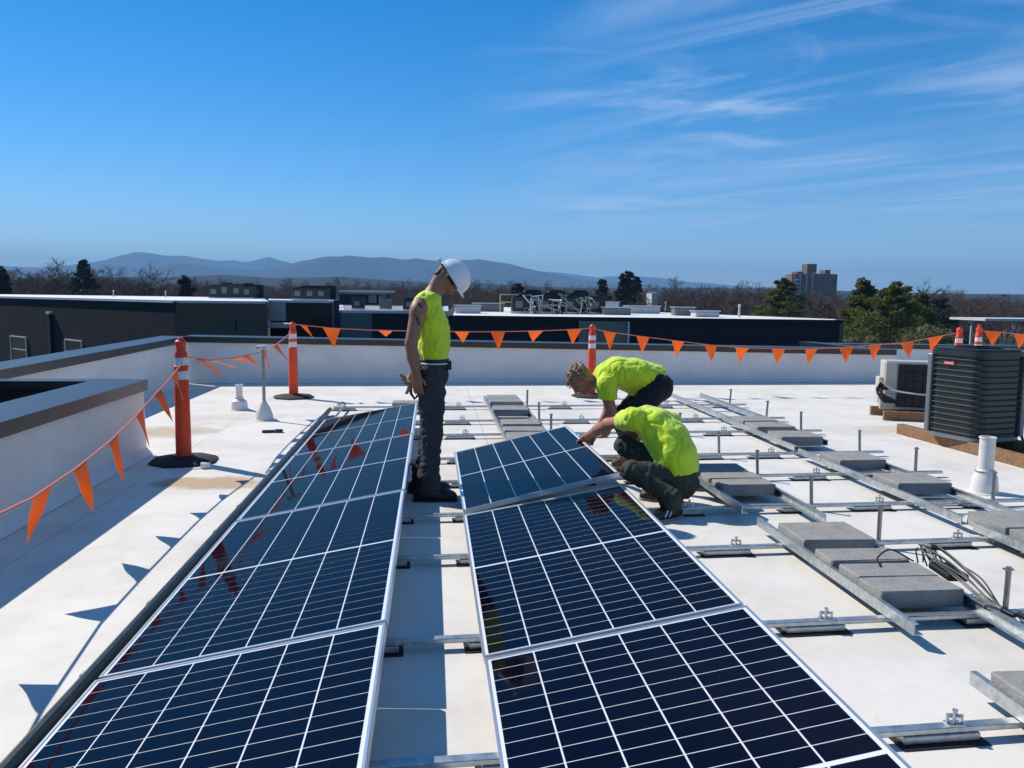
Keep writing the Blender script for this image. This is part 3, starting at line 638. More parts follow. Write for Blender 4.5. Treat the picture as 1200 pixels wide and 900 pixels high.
def hand(wrist, aim, palm_n, side, curl=.5, size=1.0):
    """palm with four unequal curled fingers and a thumb leaving its side; aim: hand direction, palm_n: palm normal, side: toward the thumb"""
    w = V3(wrist); a = V3(aim) / np.linalg.norm(aim); nn = V3(palm_n); nn = nn - a * (nn @ a); nn /= np.linalg.norm(nn); s = np.cross(a, nn); s = s if s @ V3(side) > 0 else -s
    P = []; pl = .085 * size
    for q in (-.026, -.009, .009, .026): P.append((w + s * q * .55, .021 * size, w + a * pl + s * q, .0125 * size, {'k': .012}))
    for q, ln in ((.030, .072), (.010, .080), (-.010, .075), (-.029, .060)):
        b = w + a * pl + s * q; c1 = curl * .7; p1 = b + (a * math.cos(c1) + nn * math.sin(c1)) * ln * .5 * size; c2 = curl * 1.7; p2 = p1 + (a * math.cos(c2) + nn * math.sin(c2)) * ln * .5 * size
        P += [(b, .0105 * size, p1, .0095 * size, {'k': .004}), (p1, .0095 * size, p2, .008 * size, {'k': .003})]
    t0 = w + a * .025 * size + s * .026 * size; t1 = t0 + (a * .65 + s * .6 + nn * .35) * .042 * size; t2 = t1 + (a * .9 + s * .1 + nn * .4) * .032 * size
    P += [(t0, .014 * size, t1, .0115 * size, {'k': .008}), (t1, .0115 * size, t2, .009 * size, {'k': .003})]
    return P
def head(c, fdir, up, sz=1.0):
    """skull, jaw, brow, nose, lips, ears; c skull centre, fdir where the face looks, up the crown"""
    c = V3(c); f = V3(fdir) / np.linalg.norm(fdir); u = V3(up); u = u - f * (u @ f); u /= np.linalg.norm(u); s = np.cross(f, u)
    q = lambda a, b, e=0: c + (f * a + u * b + s * e) * sz
    P = [(q(-.025, .03), .083 * sz, q(.022, .028), .078 * sz, {'k': .03}), (q(.02, -.02), .066 * sz, q(.035, -.075), .045 * sz, {'k': .03}), (q(.055, -.093), .022 * sz, q(.06, -.098), .020 * sz, {'k': .02}),
         (q(.086, .012, -.028), .014 * sz, q(.086, .012, .028), .014 * sz, {'k': .018}), (q(.094, .008), .010 * sz, q(.112, -.030), .0125 * sz, {'k': .010}), (q(.100, -.036, -.012), .008 * sz, q(.100, -.036, .012), .008 * sz, {'k': .008}),
         (q(.090, -.058, -.018), .0085 * sz, q(.090, -.058, .018), .0085 * sz, {'k': .008}), (q(.070, -.012, -.045), .020 * sz, q(.070, -.012, .045), .020 * sz, {'k': .03})]
    for e in (-1, 1):
        P += [(q(-.012, -.004, e * .076), .012 * sz, q(-.022, .025, e * .083), .014 * sz, {'k': .006}), (q(.079, .0, e * .030), .014 * sz, q(.0795, .0, e * .030), .014 * sz, {'k': .006})]
    eyes = [q(.085, -.001, e * .031) for e in (-1, 1)]
    return P, eyes, q
def eyeballs(eyes, f, parent, off):
    for e in eyes:
        m = MB(); m.lathe([(.002, -.0105), (.008, -.0075), (.0108, 0), (.008, .0075), (.002, .0105)], 10, tuple(np.array(e) - np.array(off))); m.obj('eye', mat('eye_dark', (.03, .02, .015), .2), parent, True)

def A(u, v, Y): return V3(AT(u, v, Y))
def GG(u, v, z=0): return V3(G(u, v, z))

def boot(ank, toe_dir, off, parent, m_up=M_BOOT, hgt=.13, ln=.285, stripe=False):
    a = V3(ank).copy(); d = V3(toe_dir); d[2] = 0; d /= np.linalg.norm(d); b = np.cross(d, (0, 0, 1)); a[2] = 0
    heel = a - d * .065; toe = a + d * (ln - .085)
    P = [(heel + (0, 0, .048), .042, a + (0, 0, .058), .046, {'b': b, 'f': 1.0}), (a + (0, 0, .055), .045, toe + d * -.03 + (0, 0, .042), .040, {'b': b, 'f': 1.15}), (a + d * -.02 + (0, 0, .07), .050, a + d * -.022 + (0, 0, hgt + .01), .056, {}),
         (toe - d * .04 + (0, 0, .040), .040, toe + (0, 0, .036), .034, {'b': b, 'f': 1.15})]
    part('boot', P, m_up, parent, off, voxel=.006, k=.03, cuts=[((0, 0, .018), (0, 0, -1))], wr=.0015, wf=60)
    P2 = [(heel + (0, 0, .012), .046, a + d * .05 + (0, 0, .012), .044, {'b': b, 'f': 1.02}), (a + d * .05 + (0, 0, .012), .044, toe + (0, 0, .012), .040, {'b': b, 'f': 1.15})]
    part('sole', P2, M_SOLE if stripe else M_BOOT, parent, off, voxel=.006, k=.02, cuts=[((0, 0, .0175), (0, 0, 1)), ((0, 0, .0015), (0, 0, -1))])

# ---------------------------------------------------------------- 1. standing worker, white hard hat
Y1 = 6.40; o1 = (0.02, Y1, 0); p1 = tag(empty('person', o1), 'person standing in white hard hat and yellow sleeveless shirt looking down at a panel', 'person')
lat = (0, 1, 0)
hipN, hipF = A(505, 440, Y1 - .09), A(507, 440, Y1 + .09)
anN, anF = GG(500, 588) * 1.0, GG(492, 574)
anN = np.array([-.03, Y1 - .13, .10]); anF = np.array([-.08, Y1 + .15, .10])
knN, knF = A(506, 508, Y1 - .12), A(504, 507, Y1 + .13)
waist = A(508, 418, Y1); chest = A(504, 378, Y1); upch = A(500, 357, Y1); neckb = A(505, 346, Y1); hc = A(524, 327, Y1)
shN, shF = A(492, 358, Y1 - .185), A(500, 358, Y1 + .185)
elN = A(481.5, 404, Y1 - .24); wrN = A(488, 440, Y1 - .21)
elF = shF + (-.02, .04, -.29); wrF = elF + (.02, -.06, -.25)
fd = V3((.52, 0, -.85)); up = V3((.85, 0, .52))
Ph, eyes, hq = head(hc, fd, up)
body = Ph + [(neckb + (0, 0, -.02), .062, hq(-.03, -.045), .056, {'k': .03}), (chest, .085, upch, .085, {'b': lat, 'f': 1.5}), (waist, .085, chest, .09, {'b': lat, 'f': 1.4}), (upch, .07, neckb, .055, {'b': lat, 'f': 1.5}),
   (waist, .085, (hipN + hipF) / 2, .09, {'b': lat, 'f': 1.4}), (hipN, .07, knN, .05, {}), (knN, .05, anN, .04, {}), (hipF, .07, knF, .05, {}), (knF, .05, anF, .04, {}),
   (shN + (0, .03, 0), .064, shN + (-.012, -.012, -.05), .062, {'k': .03}), (shN + (-.01, -.005, -.03), .060, elN + (.005, 0, .03), .047, {'k': .025}), (elN, .046, elN * .6 + wrN * .4, .047, {'k': .02}), (elN * .6 + wrN * .4, .046, wrN, .030, {'k': .02}),
   (shF, .062, elF, .047, {}), (elF, .046, wrF, .030, {})]
body += hand(wrN, (.10, .02, -1), (.25, 1, 0), (1, 0, 0), .45, 1.02) + hand(wrF, (.1, -.05, -1), (.2, -1, 0), (1, 0, 0), .5)
bo = part('body', body, M_SKIN, p1, o1, voxel=.0055, k=.03); eyeballs(eyes, fd, p1, o1)
shirt = [(waist + (0, 0, -.03), .118, waist + (-.004, 0, .10), .116, {'b': lat, 'f': 1.32}), (waist + (-.004, 0, .10), .116, chest, .124, {'b': lat, 'f': 1.38}), (chest, .122, upch + (.004, 0, 0), .100, {'b': lat, 'f': 1.5}),
   (upch, .092, neckb + (.004, 0, -.03), .074, {'b': lat, 'f': 1.7}), (shN + (.02, .07, .03), .05, shN + (.015, .045, .015), .052, {}), (shF + (.02, -.07, .03), .05, shF + (.015, -.045, .015), .052, {}), (chest + (.05, 0, -.06), .09, chest + (.04, 0, -.18), .085, {'b': lat, 'f': 1.25})]
part('shirt', shirt, M_NEON, p1, o1, voxel=.0065, k=.045, wr=.0070, wf=46, seed=3, wdir=(0, 0, 1), cuts=[((0, 0, waist[2] - .015), (0, 0, -1)), (tuple(shN + (0, -.012, 0)), (0, -1, .25)), (tuple(shF + (0, .012, 0)), (0, 1, .25)), (tuple(neckb + (.02, 0, .022)), (.35, 0, 1))])
tr = [(waist + (0, 0, -.05), .112, (hipN + hipF) / 2 + (0, 0, -.01), .122, {'b': lat, 'f': 1.32}), (hipN, .102, hipN * .45 + knN * .55, .092, {}), (hipN * .45 + knN * .55, .092, knN + (.004, 0, 0), .078, {}), (knN, .077, anN + (.01, 0, .10), .074, {}), (anN + (.01, 0, .10), .080, anN + (.02, 0, .0), .088, {}),
   (hipF, .102, hipF * .45 + knF * .55, .092, {}), (hipF * .45 + knF * .55, .092, knF, .078, {}), (knF, .077, anF + (.01, 0, .10), .074, {}), (anF + (.01, 0, .10), .074, anF + (.02, 0, 0), .082, {}), (hipN + (-.06, .05, .0), .075, hipF + (-.06, -.05, 0), .075, {}), (hipN + (.075, -.02, -.12), .03, hipN + (.07, -.02, -.2), .03, {})]
part('trousers', tr, M_TROU, p1, o1, voxel=.0065, k=.035, wr=.0105, wf=58, seed=5, wdir=(.9, 0, 0), cuts=[((0, 0, waist[2] - .0), (0, 0, 1)), ((0, 0, .065), (0, 0, -1))])
bl = part('belt', [(waist + (0, 0, -.03), .122, waist + (.002, 0, -.07), .124, {'b': lat, 'f': 1.33})], M_BELT, p1, o1, voxel=.006, cuts=[((0, 0, waist[2] - .012), (0, 0, 1)), ((0, 0, waist[2] - .078), (0, 0, -1))])
part('belt_stripe', [(waist + (0, 0, -.03), .1255, waist + (.002, 0, -.07), .1275, {'b': lat, 'f': 1.33})], M_REFL, bl, (0, 0, 0), voxel=.005, cuts=[((0, 0, waist[2] - .040), (0, 0, 1)), ((0, 0, waist[2] - .052), (0, 0, -1))])
m = MB(); bk = waist + (.118, -.06, -.055); m.bevbox((-.015, -.03, -.04), (.02, .03, .03), .006); q_ = m.obj('buckle_pouch', M_BELT, p1); q_.location = tuple(bk - V3(o1))
boot(anN + (-.005, 0, 0), (1, -.03, 0), o1, p1); boot(anF, (1, .05, 0), o1, p1)
gl = A(481, 446, Y1 - .13)
rg = random.Random(5)
GP = [(A(488, 428, Y1 - .15), .03, gl, .035, {})]
for k in range(7):
    e = gl + (rg.uniform(-.075, .0), rg.uniform(-.05, .05), rg.uniform(-.09, .05)); GP.append((gl + (rg.uniform(-.02, .02), rg.uniform(-.03, .03), rg.uniform(-.03, .03)), .024, e, .013, {'k': .008}))
part('work_gloves', GP, M_GLOVE, p1, o1, voxel=.006, k=.012, wr=.003, wf=50)
m = MB(); m.tube([tuple(gl + (.0, 0, -.03)), tuple(gl + (.005, 0, -.10)), tuple(gl + (.03, 0, -.14)), tuple(gl + (.06, 0, -.11))], .011, 8); r_ = m.obj('tool_loop', M_BELT, p1); r_.location = tuple(-V3(o1))
# tattoo: ink shapes following the upper arm
for k, (t, dx, r0) in enumerate(((.02, .0, .026), (.16, .012, .018), (.30, -.006, .024), (.42, .012, .014))):
    c = shN * (1 - t) + elN * t + V3((dx, 0, 0)); rr = .064 - .012 * t
    part('tattoo', [(c + (-.008, -rr * .80 - .004, .02), .010, c + (.016, -rr * .80 - .004, -.012), r0 * .42, {}), (c + (.016, -rr * .80 - .004, -.012), .007, c + (-.012, -rr * .78 - .004, -.03), .006, {})], M_TATTOO, bo, (0, 0, 0), voxel=.005, k=.006)
# hair at the nape, hard hat tipped with the head
part('hair', [(hq(-.055, .02), .066, hq(-.045, -.03), .055, {}), (hq(-.03, .05), .075, hq(.0, .05), .075, {})], M_HAIRD, p1, o1, voxel=.006, k=.03, wr=.003, wf=70)
hat = empty('hard_hat'); hat.parent = p1
bz = Vector(up / np.linalg.norm(up)); bx_ = Vector(fd / np.linalg.norm(fd)); by_ = bz.cross(bx_); HM = Matrix((( bx_.x, by_.x, bz.x, 0), (bx_.y, by_.y, bz.y, 0), (bx_.z, by_.z, bz.z, 0), (0, 0, 0, 1)))
HM = Matrix.Translation(Vector(hq(.012, .045) - V3(o1))) @ HM
m = MB(); N = 28; V = []; F = []
for i in range(11):
    ph = math.pi / 2 * i / 10
    for j in range(N):
        a = 2 * math.pi * j / N; rx, ryy, rz = .142, .116, .128; ridge = .008 * max(0, math.cos(a * 2)) ** 6 * math.sin(ph)
        V.append(HM @ Vector(((rx + ridge) * math.cos(ph) * math.cos(a), (ryy) * math.cos(ph) * math.sin(a), (rz + .006 * max(0, 1 - abs(math.sin(a)) * 3)) * math.sin(ph))))
for i in range(10):
    for j in range(N): F.append((i * N + j, i * N + (j + 1) % N, (i + 1) * N + (j + 1) % N, (i + 1) * N + j))
m.add(V, F); m.obj('shell', M_HAT, hat, True)
m = MB(); V = []; F = []
for r in (1.0, 1.12):
    for z in (-.004, .004):
        for j in range(N):
            a = 2 * math.pi * j / N; ext = (1 + (r - 1) * (1 + 1.2 * max(0, math.cos(a)) ** 1.5)); V.append(HM @ Vector((.139 * ext * math.cos(a), .114 * ext * math.sin(a), z - (r - 1) * .10)))
for j in range(N):
    k = (j + 1) % N; F += [(j, k, 2 * N + k, 2 * N + j), (N + j, 3 * N + j, 3 * N + k, N + k), (2 * N + j, 2 * N + k, 3 * N + k, 3 * N + j), (j, N + j, N + k, k)]
m.add(V, F); m.obj('brim', M_HAT, hat, True)
m = MB(); m.bevbox((-.185, -.03, -.035), (-.150, .03, -.004), .008, M=HM); m.obj('ratchet_knob', M_HAT, hat)
m = MB(); m.tube([HM @ Vector((.09 * math.cos(a), .09 * math.sin(a), -.03)) for a in np.linspace(1.0, 5.3, 14)], .010, 6); m.obj('suspension_band', M_BLACK, hat)

# ---------------------------------------------------------------- 2. worker bending over with curly hair
Y2 = 7.25; p2o = (1.85, Y2, 0); p2 = tag(empty('person', p2o), 'person with curly blond hair bending over in yellow t-shirt and dark jeans', 'person')
pel = A(766, 447, Y2); ch = A(722, 437, Y2); um = A(710, 440, Y2); nk = A(700, 447, Y2); hc = A(681, 446, Y2 - .02)
shN, shF = A(708, 452, Y2 - .17), A(712, 448, Y2 + .17)
elN = shN + (.075, -.03, -.255); wrN = V3((1.56, Y2 - .24, .47)); elF = shF + (.03, .05, -.26); wrF = elF + (-.12, -.03, -.20)
hipN, hipF = pel + (0, -.10, -.02), pel + (0, .10, -.02)
knN, knF = V3((1.72, Y2 - .17, .50)), V3((1.78, Y2 + .20, .50)); anN, anF = V3((1.80, Y2 - .16, .10)), V3((1.92, Y2 + .22, .10))
fd = V3((-.62, -.10, -.75)); up = V3((-.75, 0, .62)); Ph, eyes, hq = head(hc, fd, up)
body = Ph + [(nk, .062, hq(-.03, -.05), .056, {}), (pel, .10, ch, .10, {'b': lat, 'f': 1.4}), (ch, .10, nk, .06, {'b': lat, 'f': 1.3}), (shN, .06, elN, .045, {}), (elN, .045, elN * .55 + wrN * .45, .045, {}), (elN * .55 + wrN * .45, .044, wrN, .030, {}), (shF, .06, elF, .045, {}), (elF, .045, wrF, .03, {}),
   (hipN, .08, knN, .05, {}), (knN, .05, anN, .04, {}), (hipF, .08, knF, .05, {}), (knF, .05, anF, .04, {})] + hand(wrN, (-.35, .1, -.9), (-.6, .8, 0), (-.5, -.8, 0), .6) + hand(wrF, (-.5, 0, -.8), (0, -1, 0), (-1, 0, 0), .6)
part('body', body, M_SKIN2, p2, p2o, voxel=.006, k=.03); eyeballs(eyes, fd, p2, p2o)
sh = [(pel + (.01, 0, .03), .125, pel * .5 + ch * .5 + (0, 0, .025), .135, {'b': lat, 'f': 1.30}), (pel * .5 + ch * .5 + (0, 0, .025), .135, ch + (0, 0, .01), .130, {'b': lat, 'f': 1.38}), (ch, .125, um + (0, 0, .0), .105, {'b': lat, 'f': 1.5}), (um, .09, nk + (.03, 0, 0), .07, {'b': lat, 'f': 1.5}),
   (shN + (.010, .012, .0), .086, shN * .52 + elN * .48, .080, {}), (shF + (.01, -.012, 0), .086, shF * .5 + elF * .5, .080, {}), (ch + (.05, 0, -.06), .075, pel * .5 + ch * .5 + (0, 0, -.10), .07, {'b': lat, 'f': 1.4})]
cN = shN * .56 + elN * .44; cF = shF * .56 + elF * .44
part('shirt', sh, M_NEON, p2, p2o, voxel=.0068, k=.045, wr=.0075, wf=46, seed=9, wdir=(.5, 0, .7), cuts=[(tuple(pel + (.075, 0, 0)), (1, 0, -.15)), (tuple(nk + (-.045, 0, .0)), (-1, 0, .1)), (tuple(cN), tuple(elN - shN)) if False else ((0, 0, min(cN[2], cF[2])), (0, 0, -1))])
tr = [(pel + (.0, 0, .0), .125, pel + (.05, 0, -.04), .122, {'b': lat, 'f': 1.35}), (hipN + (.03, 0, -.02), .118, knN, .085, {}), (knN, .083, anN + (0, 0, .06), .072, {}), (hipF + (.03, 0, -.02), .118, knF, .085, {}), (knF, .083, anF + (0, 0, .06), .072, {}), (anN + (0, 0, .06), .072, anN, .08, {}), (anF + (0, 0, .06), .072, anF, .08, {})]
part('jeans', tr, M_NAVY, p2, p2o, voxel=.0068, k=.035, wr=.009, wf=52, seed=11, cuts=[((0, 0, .065), (0, 0, -1))])
boot(anN, (-1, -.1, 0), p2o, p2, m_up=mat('brown_boot', (.09, .045, .025), .7, var=.3, vscale=20)); boot(anF, (-1, .1, 0), p2o, p2, m_up=mat('brown_boot'))
HP = [(hq(-.035, .04), .088, hq(.01, .05), .086, {}), (hq(-.06, .0), .06, hq(-.05, -.03), .05, {})]
rg = random.Random(3)
for k in range(120):
    th, ph = rg.uniform(0, 6.283), rg.uniform(.02, 1.45); rdir = V3((math.sin(ph) * math.cos(th), math.cos(ph), math.sin(ph) * math.sin(th)))
    if rdir[0] > .75 and rdir[1] < .45: continue
    b = hq(-.022 + .098 * rdir[0], .042 + .098 * rdir[1], .096 * rdir[2]); tn = V3((rg.gauss(0, 1), rg.gauss(0, 1), rg.gauss(0, 1))); tn = tn / np.linalg.norm(tn) * rg.uniform(.010, .026)
    HP.append((b, .0135, b + tn, .009, {'k': .003}))
for k in range(10):
    b = hq(.05 + rg.uniform(-.02, .03), .09 + rg.uniform(-.05, .03), rg.uniform(-.07, .07)); HP.append((b, .012, b + V3((rg.uniform(-.035, -.01), rg.uniform(-.02, .02), rg.uniform(-.075, -.03))), .006, {'k': .004}))
part('hair', HP, M_HAIR, p2, p2o, voxel=.0045, k=.010, wr=.0015, wf=160, seed=2)

# ---------------------------------------------------------------- 3. squatting worker seen from behind
p3o = (1.75, 5.9, 0); p3 = tag(empty('person', p3o), 'person squatting with back turned in yellow t-shirt and olive trousers gripping the panel edge', 'person')
pel = A(793, 556, 5.92); lowb = A(792, 534, 5.92); mid = A(783, 516, 6.0); ch = A(768, 499, 6.08); um = A(757, 492, 6.14); nk = A(750, 492, 6.24); hc = nk + (-.05, .13, -.10)
fv = V3((-.72, .69, 0)); lv = V3((-.62, -.78, 0))        # faces away to the left; lv toward his left side
lb = (lv[0], lv[1], 0)
shL = A(742, 491, 6.02); shR = A(786, 495, 6.30)
hL = V3((1.36, 6.93, .375)); elL = (shL + hL) / 2 + V3((-.02, -.04, -.055)); elL = A(712, 497, 6.42)
hL = A(688, 511, 6.92)
elR = shR + (-.05, .22, -.18); hR = elR + (-.17, .13, -.10)
knL, anL = A(740, 552, 5.80), A(786, 592, 5.66); anL[2] = .10
knR, anR = V3((1.52, 6.28, .42)), V3((1.86, 6.16, .10))
hipL, hipR = pel + lv * .10, pel - lv * .10
Ph, eyes, hq = head(hc, (-.5, .35, -.78), (-.55, .55, .6))
body = Ph + [(nk, .06, hq(-.03, -.05), .055, {}), (pel, .10, mid, .10, {'b': lb, 'f': 1.35}), (mid, .10, ch, .10, {'b': lb, 'f': 1.4}), (ch, .09, nk, .06, {'b': lb, 'f': 1.3}), (shL, .058, elL, .045, {}), (elL, .045, elL * .55 + hL * .45, .044, {}), (elL * .55 + hL * .45, .043, hL, .030, {}), (shR, .058, elR, .045, {}), (elR, .044, hR, .03, {}),
   (hipL, .08, knL, .055, {}), (knL, .05, anL, .04, {}), (hipR, .08, knR, .055, {}), (knR, .05, anR, .04, {})] + hand(hL, (-.35, .35, -.45), (-.3, -.2, -1), (.4, .8, 0), .9, 1.05) + hand(hR, (-.6, .4, -.6), (-.3, -.3, -1), (-.5, -.8, 0), .7)
part('body', body, M_SKIN2, p3, p3o, voxel=.006, k=.03); eyeballs(eyes, fv, p3, p3o)
sh = [(lowb + (.012, -.01, -.10), .150, lowb + (0, 0, .0), .146, {'b': lb, 'f': 1.24}), (lowb, .144, mid, .142, {'b': lb, 'f': 1.24}), (mid, .142, ch, .132, {'b': lb, 'f': 1.34}), (ch, .125, um, .100, {'b': lb, 'f': 1.5}), (um, .088, nk, .068, {'b': lb, 'f': 1.3}), (shL - lv * .008, .088, shL * .58 + elL * .42, .076, {}), (shR + lv * .008, .088, shR * .55 + elR * .45, .076, {})]
cL = shL * .58 + elL * .42; dL = elL - shL
part('shirt', sh, M_NEON, p3, p3o, voxel=.0065, k=.05, wr=.0075, wf=42, seed=21, wdir=(-.4, .2, .8), cuts=[(tuple(pel + (0, 0, .02)), (.10, -.05, -1)), (tuple(cL), tuple(dL / np.linalg.norm(dL) * V3((1, 1, 1))))])
tr = [(pel + (.02, -.01, .03), .125, pel + (.02, -.02, -.05), .135, {'b': lb, 'f': 1.28}), (hipL, .104, knL, .074, {}), (hipR, .104, knR, .074, {}), (knL, .072, anL + (0, 0, .06), .062, {}), (knR, .072, anR + (0, 0, .06), .062, {}), (anL + (0, 0, .06), .070, anL, .075, {}), (anR + (0, 0, .06), .07, anR, .075, {})]
part('trousers', tr, M_OLIVE, p3, p3o, voxel=.0065, k=.03, wr=.009, wf=52, seed=23, cuts=[((0, 0, .06), (0, 0, -1))])
boot(anL, (-.80, -.45, 0), p3o, p3, stripe=True); boot(anR, (-.85, .3, 0), p3o, p3, stripe=True)
d_ = V3((-.80, -.45, 0)); d_ /= np.linalg.norm(d_); b_ = np.cross(d_, (0, 0, 1)); sgn = -1 if b_[1] > 0 else 1
m = MB()
for q in (.0, .045): c = V3((anL[0], anL[1], .055)) + d_ * (.03 + q) + b_ * sgn * .048; m.tube([tuple(c + d_ * .0 + (0, 0, .025)), tuple(c + d_ * .03 + (0, 0, -.02))], .0065, 6)
q_ = m.obj('shoe_stripe', M_WHITE, p3); q_.location = tuple(-V3(p3o))
part('hair', [(hq(-.03, .04), .09, hq(.0, .05), .088, {}), (hq(-.06, -.01), .06, hq(-.05, -.04), .05, {})], M_HAIRD, p3, p3o, voxel=.006, k=.03, wr=.004, wf=70)

HAZE = 1.35e-4
# ================================================================== NEIGHBOUR BUILDINGS
M_BROWN = mat('brown_cladding', (.105, .092, .070), .85, spec=.15, var=.12, vscale=.6)
M_CHAR = mat('charcoal_cladding', (.027, .028, .031), .85, spec=.15, var=.12, vscale=.6)
M_MAROON = mat('maroon_cladding', (.055, .042, .038), .85, spec=.15, var=.12, vscale=.6)
M_NAVYC = mat('navy_cladding', (.040, .055, .085), .7, var=.12, vscale=.6)
M_BLKC = mat('black_cladding', (.010, .010, .013), .7, var=.15, vscale=.6)
M_SLATE = mat('slate_cladding', (.12, .145, .15), .8, var=.08, vscale=.6)
M_TAUPE = mat('taupe_cladding', (.22, .20, .155), .8, var=.08, vscale=.6)
M_LGREY = mat('light_grey_cladding', (.36, .36, .37), .7, var=.08, vscale=.6)
M_FROOF = mat('far_white_membrane', (.74, .73, .70), .7, var=.16, vscale=.35)
M_GROOF = mat('far_grey_membrane', (.30, .30, .30), .8, var=.16, vscale=.35)
M_TRIM = mat('light_edge_trim', (.62, .61, .58), .5)
M_GLASS = mat('dark_glass', (.02, .035, .04), .06, spec=.8)
def fbuilding(label, poly, zt, wall, roof, trim, edge=.10):
    cx = sum(p[0] for p in poly) / len(poly); cyy = sum(p[1] for p in poly) / len(poly)
    root = tag(empty('flat_roof_building', (cx, cyy, GZ)), label, 'building'); P = [(x - cx, y - cyy) for x, y in poly]
    m = MB(); m.prism(P, .02, zt - GZ); m.obj('wall', wall, root)
    m = MB(); Pi = [(x * .995, y * .995) for x, y in P]; m.prism(Pi, zt - GZ + .004, zt - GZ + .05); m.obj('roof', roof, root)
    for i in range(len(P)):
        a, b = Vector((*P[i], 0)), Vector((*P[(i + 1) % len(P)], 0)); d = b - a
        m = MB(); m.box((.09, -.08, zt - GZ - .06), (d.length - .09, .22, zt - GZ + edge), M=Matrix.Translation(a) @ Matrix.Rotation(math.atan2(d.y, d.x), 4, 'Z')); m.obj('roof_edge', trim, root)
    return root
def fpart(root, name, a, b, m, M=None):
    mbx = MB(); mbx.box(a, b, M=M); o = mbx.obj(name, m, root); return o
# charcoal building at the left, turned to us
C1 = AT(205, 352, 42); L1 = (-43.0, 74.0); R1 = AT(313, 352, 43.0); z1 = 1.16
b1 = fbuilding('long charcoal and brown flat roofed building with white framed windows', [(C1.x, C1.y), (R1.x, R1.y), (-17.2, 86), (-60, 100), L1], z1, M_CHAR, M_FROOF, M_TRIM, .06)
dv = Vector((C1.x - L1[0], C1.y - L1[1], 0)); nrm = Vector((dv.y, -dv.x, 0)).normalized(); dv.normalize(); FM = Matrix.Translation(-b1.location) 
def on_face(u, v): return RPL(u, v, (C1.x, C1.y, 0), nrm)
for (u0, v0, u1, v1) in ((13, 393, 33, 426), (77, 397, 98, 428)):
    a = on_face(u0, v0); b = on_face(u1, v1); w = (Vector((b.x, b.y, 0)) - Vector((a.x, a.y, 0))).length; h_ = a.z - b.z
    W = Matrix.Translation((a.x - b1.location.x, a.y - b1.location.y, b.z - GZ)) @ Matrix.Rotation(math.atan2(dv.y, dv.x), 4, 'Z')
    win = MB(); win.box((0.06, -.03, .06), (w - .06, -.005, h_ - .06), M=W); wo_ = win.obj('window', M_GLASS, b1)
    for q in (((0, -.09, 0), (.07, -.004, h_)), ((w - .07, -.09, 0), (w, -.004, h_)), ((.071, -.09, 0), (w - .071, -.004, .07)), ((.071, -.09, h_ - .07), (w - .071, -.004, h_)), ((.071, -.07, h_ * .48), (w - .071, -.032, h_ * .48 + .05))):
        f_ = MB(); f_.box(*q, M=W); f_.obj('frame', M_TRIM, wo_)
a = on_face(59, 368); b = on_face(64, 440); W = Matrix.Translation((a.x - b1.location.x, a.y - b1.location.y, 0)) @ Matrix.Rotation(math.atan2(dv.y, dv.x), 4, 'Z')
fpart(b1, 'downspout', (0, -.20, 0.5), (.32, -.03, a.z - GZ), M_BLKC, W); fpart(b1, 'leader_head', (-.06, -.24, a.z - GZ + .01), (.42, -.03, a.z - GZ + .16), M_TRIM, W)
dvb = Vector((R1.x - C1.x, R1.y - C1.y, 0)); W = Matrix.Translation((C1.x - b1.location.x, C1.y - b1.location.y, 0)) @ Matrix.Rotation(math.atan2(dvb.y, dvb.x), 4, 'Z')
fpart(b1, 'brown_wall', (.02, -.06, .05), (dvb.length - .01, -.01, z1 - GZ - .07), M_BROWN, W); fpart(b1, 'vent_slot', (dvb.length * .64, -.09, z1 - GZ - 1.5), (dvb.length * .66, -.062, z1 - GZ - .9), M_BLKC, W)
def simple(label, u0, u1, v, Y, depth, wall, roof, trim=M_TRIM, edge=.08):
    a, b = AT(u0, v, Y), AT(u1, v, Y); zt = (a.z + b.z) / 2
    return fbuilding(label, [(a.x, Y), (b.x, Y), (b.x * (1 + depth / Y), Y + depth), (a.x * (1 + depth / Y), Y + depth)], zt, wall, roof, trim, edge), a.x, b.x, zt
b2, xa, xb, zt = simple('dark maroon block with a pale grey panel beside the brown wall', 316, 389, 353.5, 50, 14, M_MAROON, M_FROOF)
def lpart(root, name, x0, x1, y0, y1, z0, z1_, m): l = root.location; return fpart(root, name, (x0 - l.x, y0 - l.y, z0 - l.z), (x1 - l.x, y1 - l.y, z1_ - l.z), m)
lpart(b2, 'grey_panel', xa + .02, AT(335, 360, 50).x, 49.92, 49.99, AT(320, 376, 50).z, zt - .07, M_LGREY)
lpart(b2, 'canopy', xa + .02, AT(345, 380, 50).x, 47.5, 49.9, AT(320, 384, 48).z, AT(320, 379, 48).z, M_TRIM)
b3, xa, xb, zt = simple('navy penthouse block with thin overhanging roof and two pale windows', 391, 456, 344, 74, 18, M_NAVYC, M_GROOF, M_TRIM, .12)
lpart(b3, 'overhang', xa - .6, xb + .5, 72.6, 75, zt + .121, zt + .28, M_TRIM)
for u0, u1 in ((432, 441), (444, 453)):
    w_ = lpart(b3, 'window', AT(u0, 346, 74).x, AT(u1, 346, 74).x, 73.88, 73.98, AT(u0, 355, 74).z, AT(u0, 346, 74).z, M_LGREY)
b4, xa, xb, zt = simple('dark low block with slate grey end wall behind the pennants', 399, 524, 366, 47, 24, M_BLKC, M_GROOF, M_TRIM, .10)
lpart(b4, 'slate_wall', xa + .02, AT(436, 366, 47).x, 46.9, 46.99, GZ + .05, zt - .07, M_SLATE)
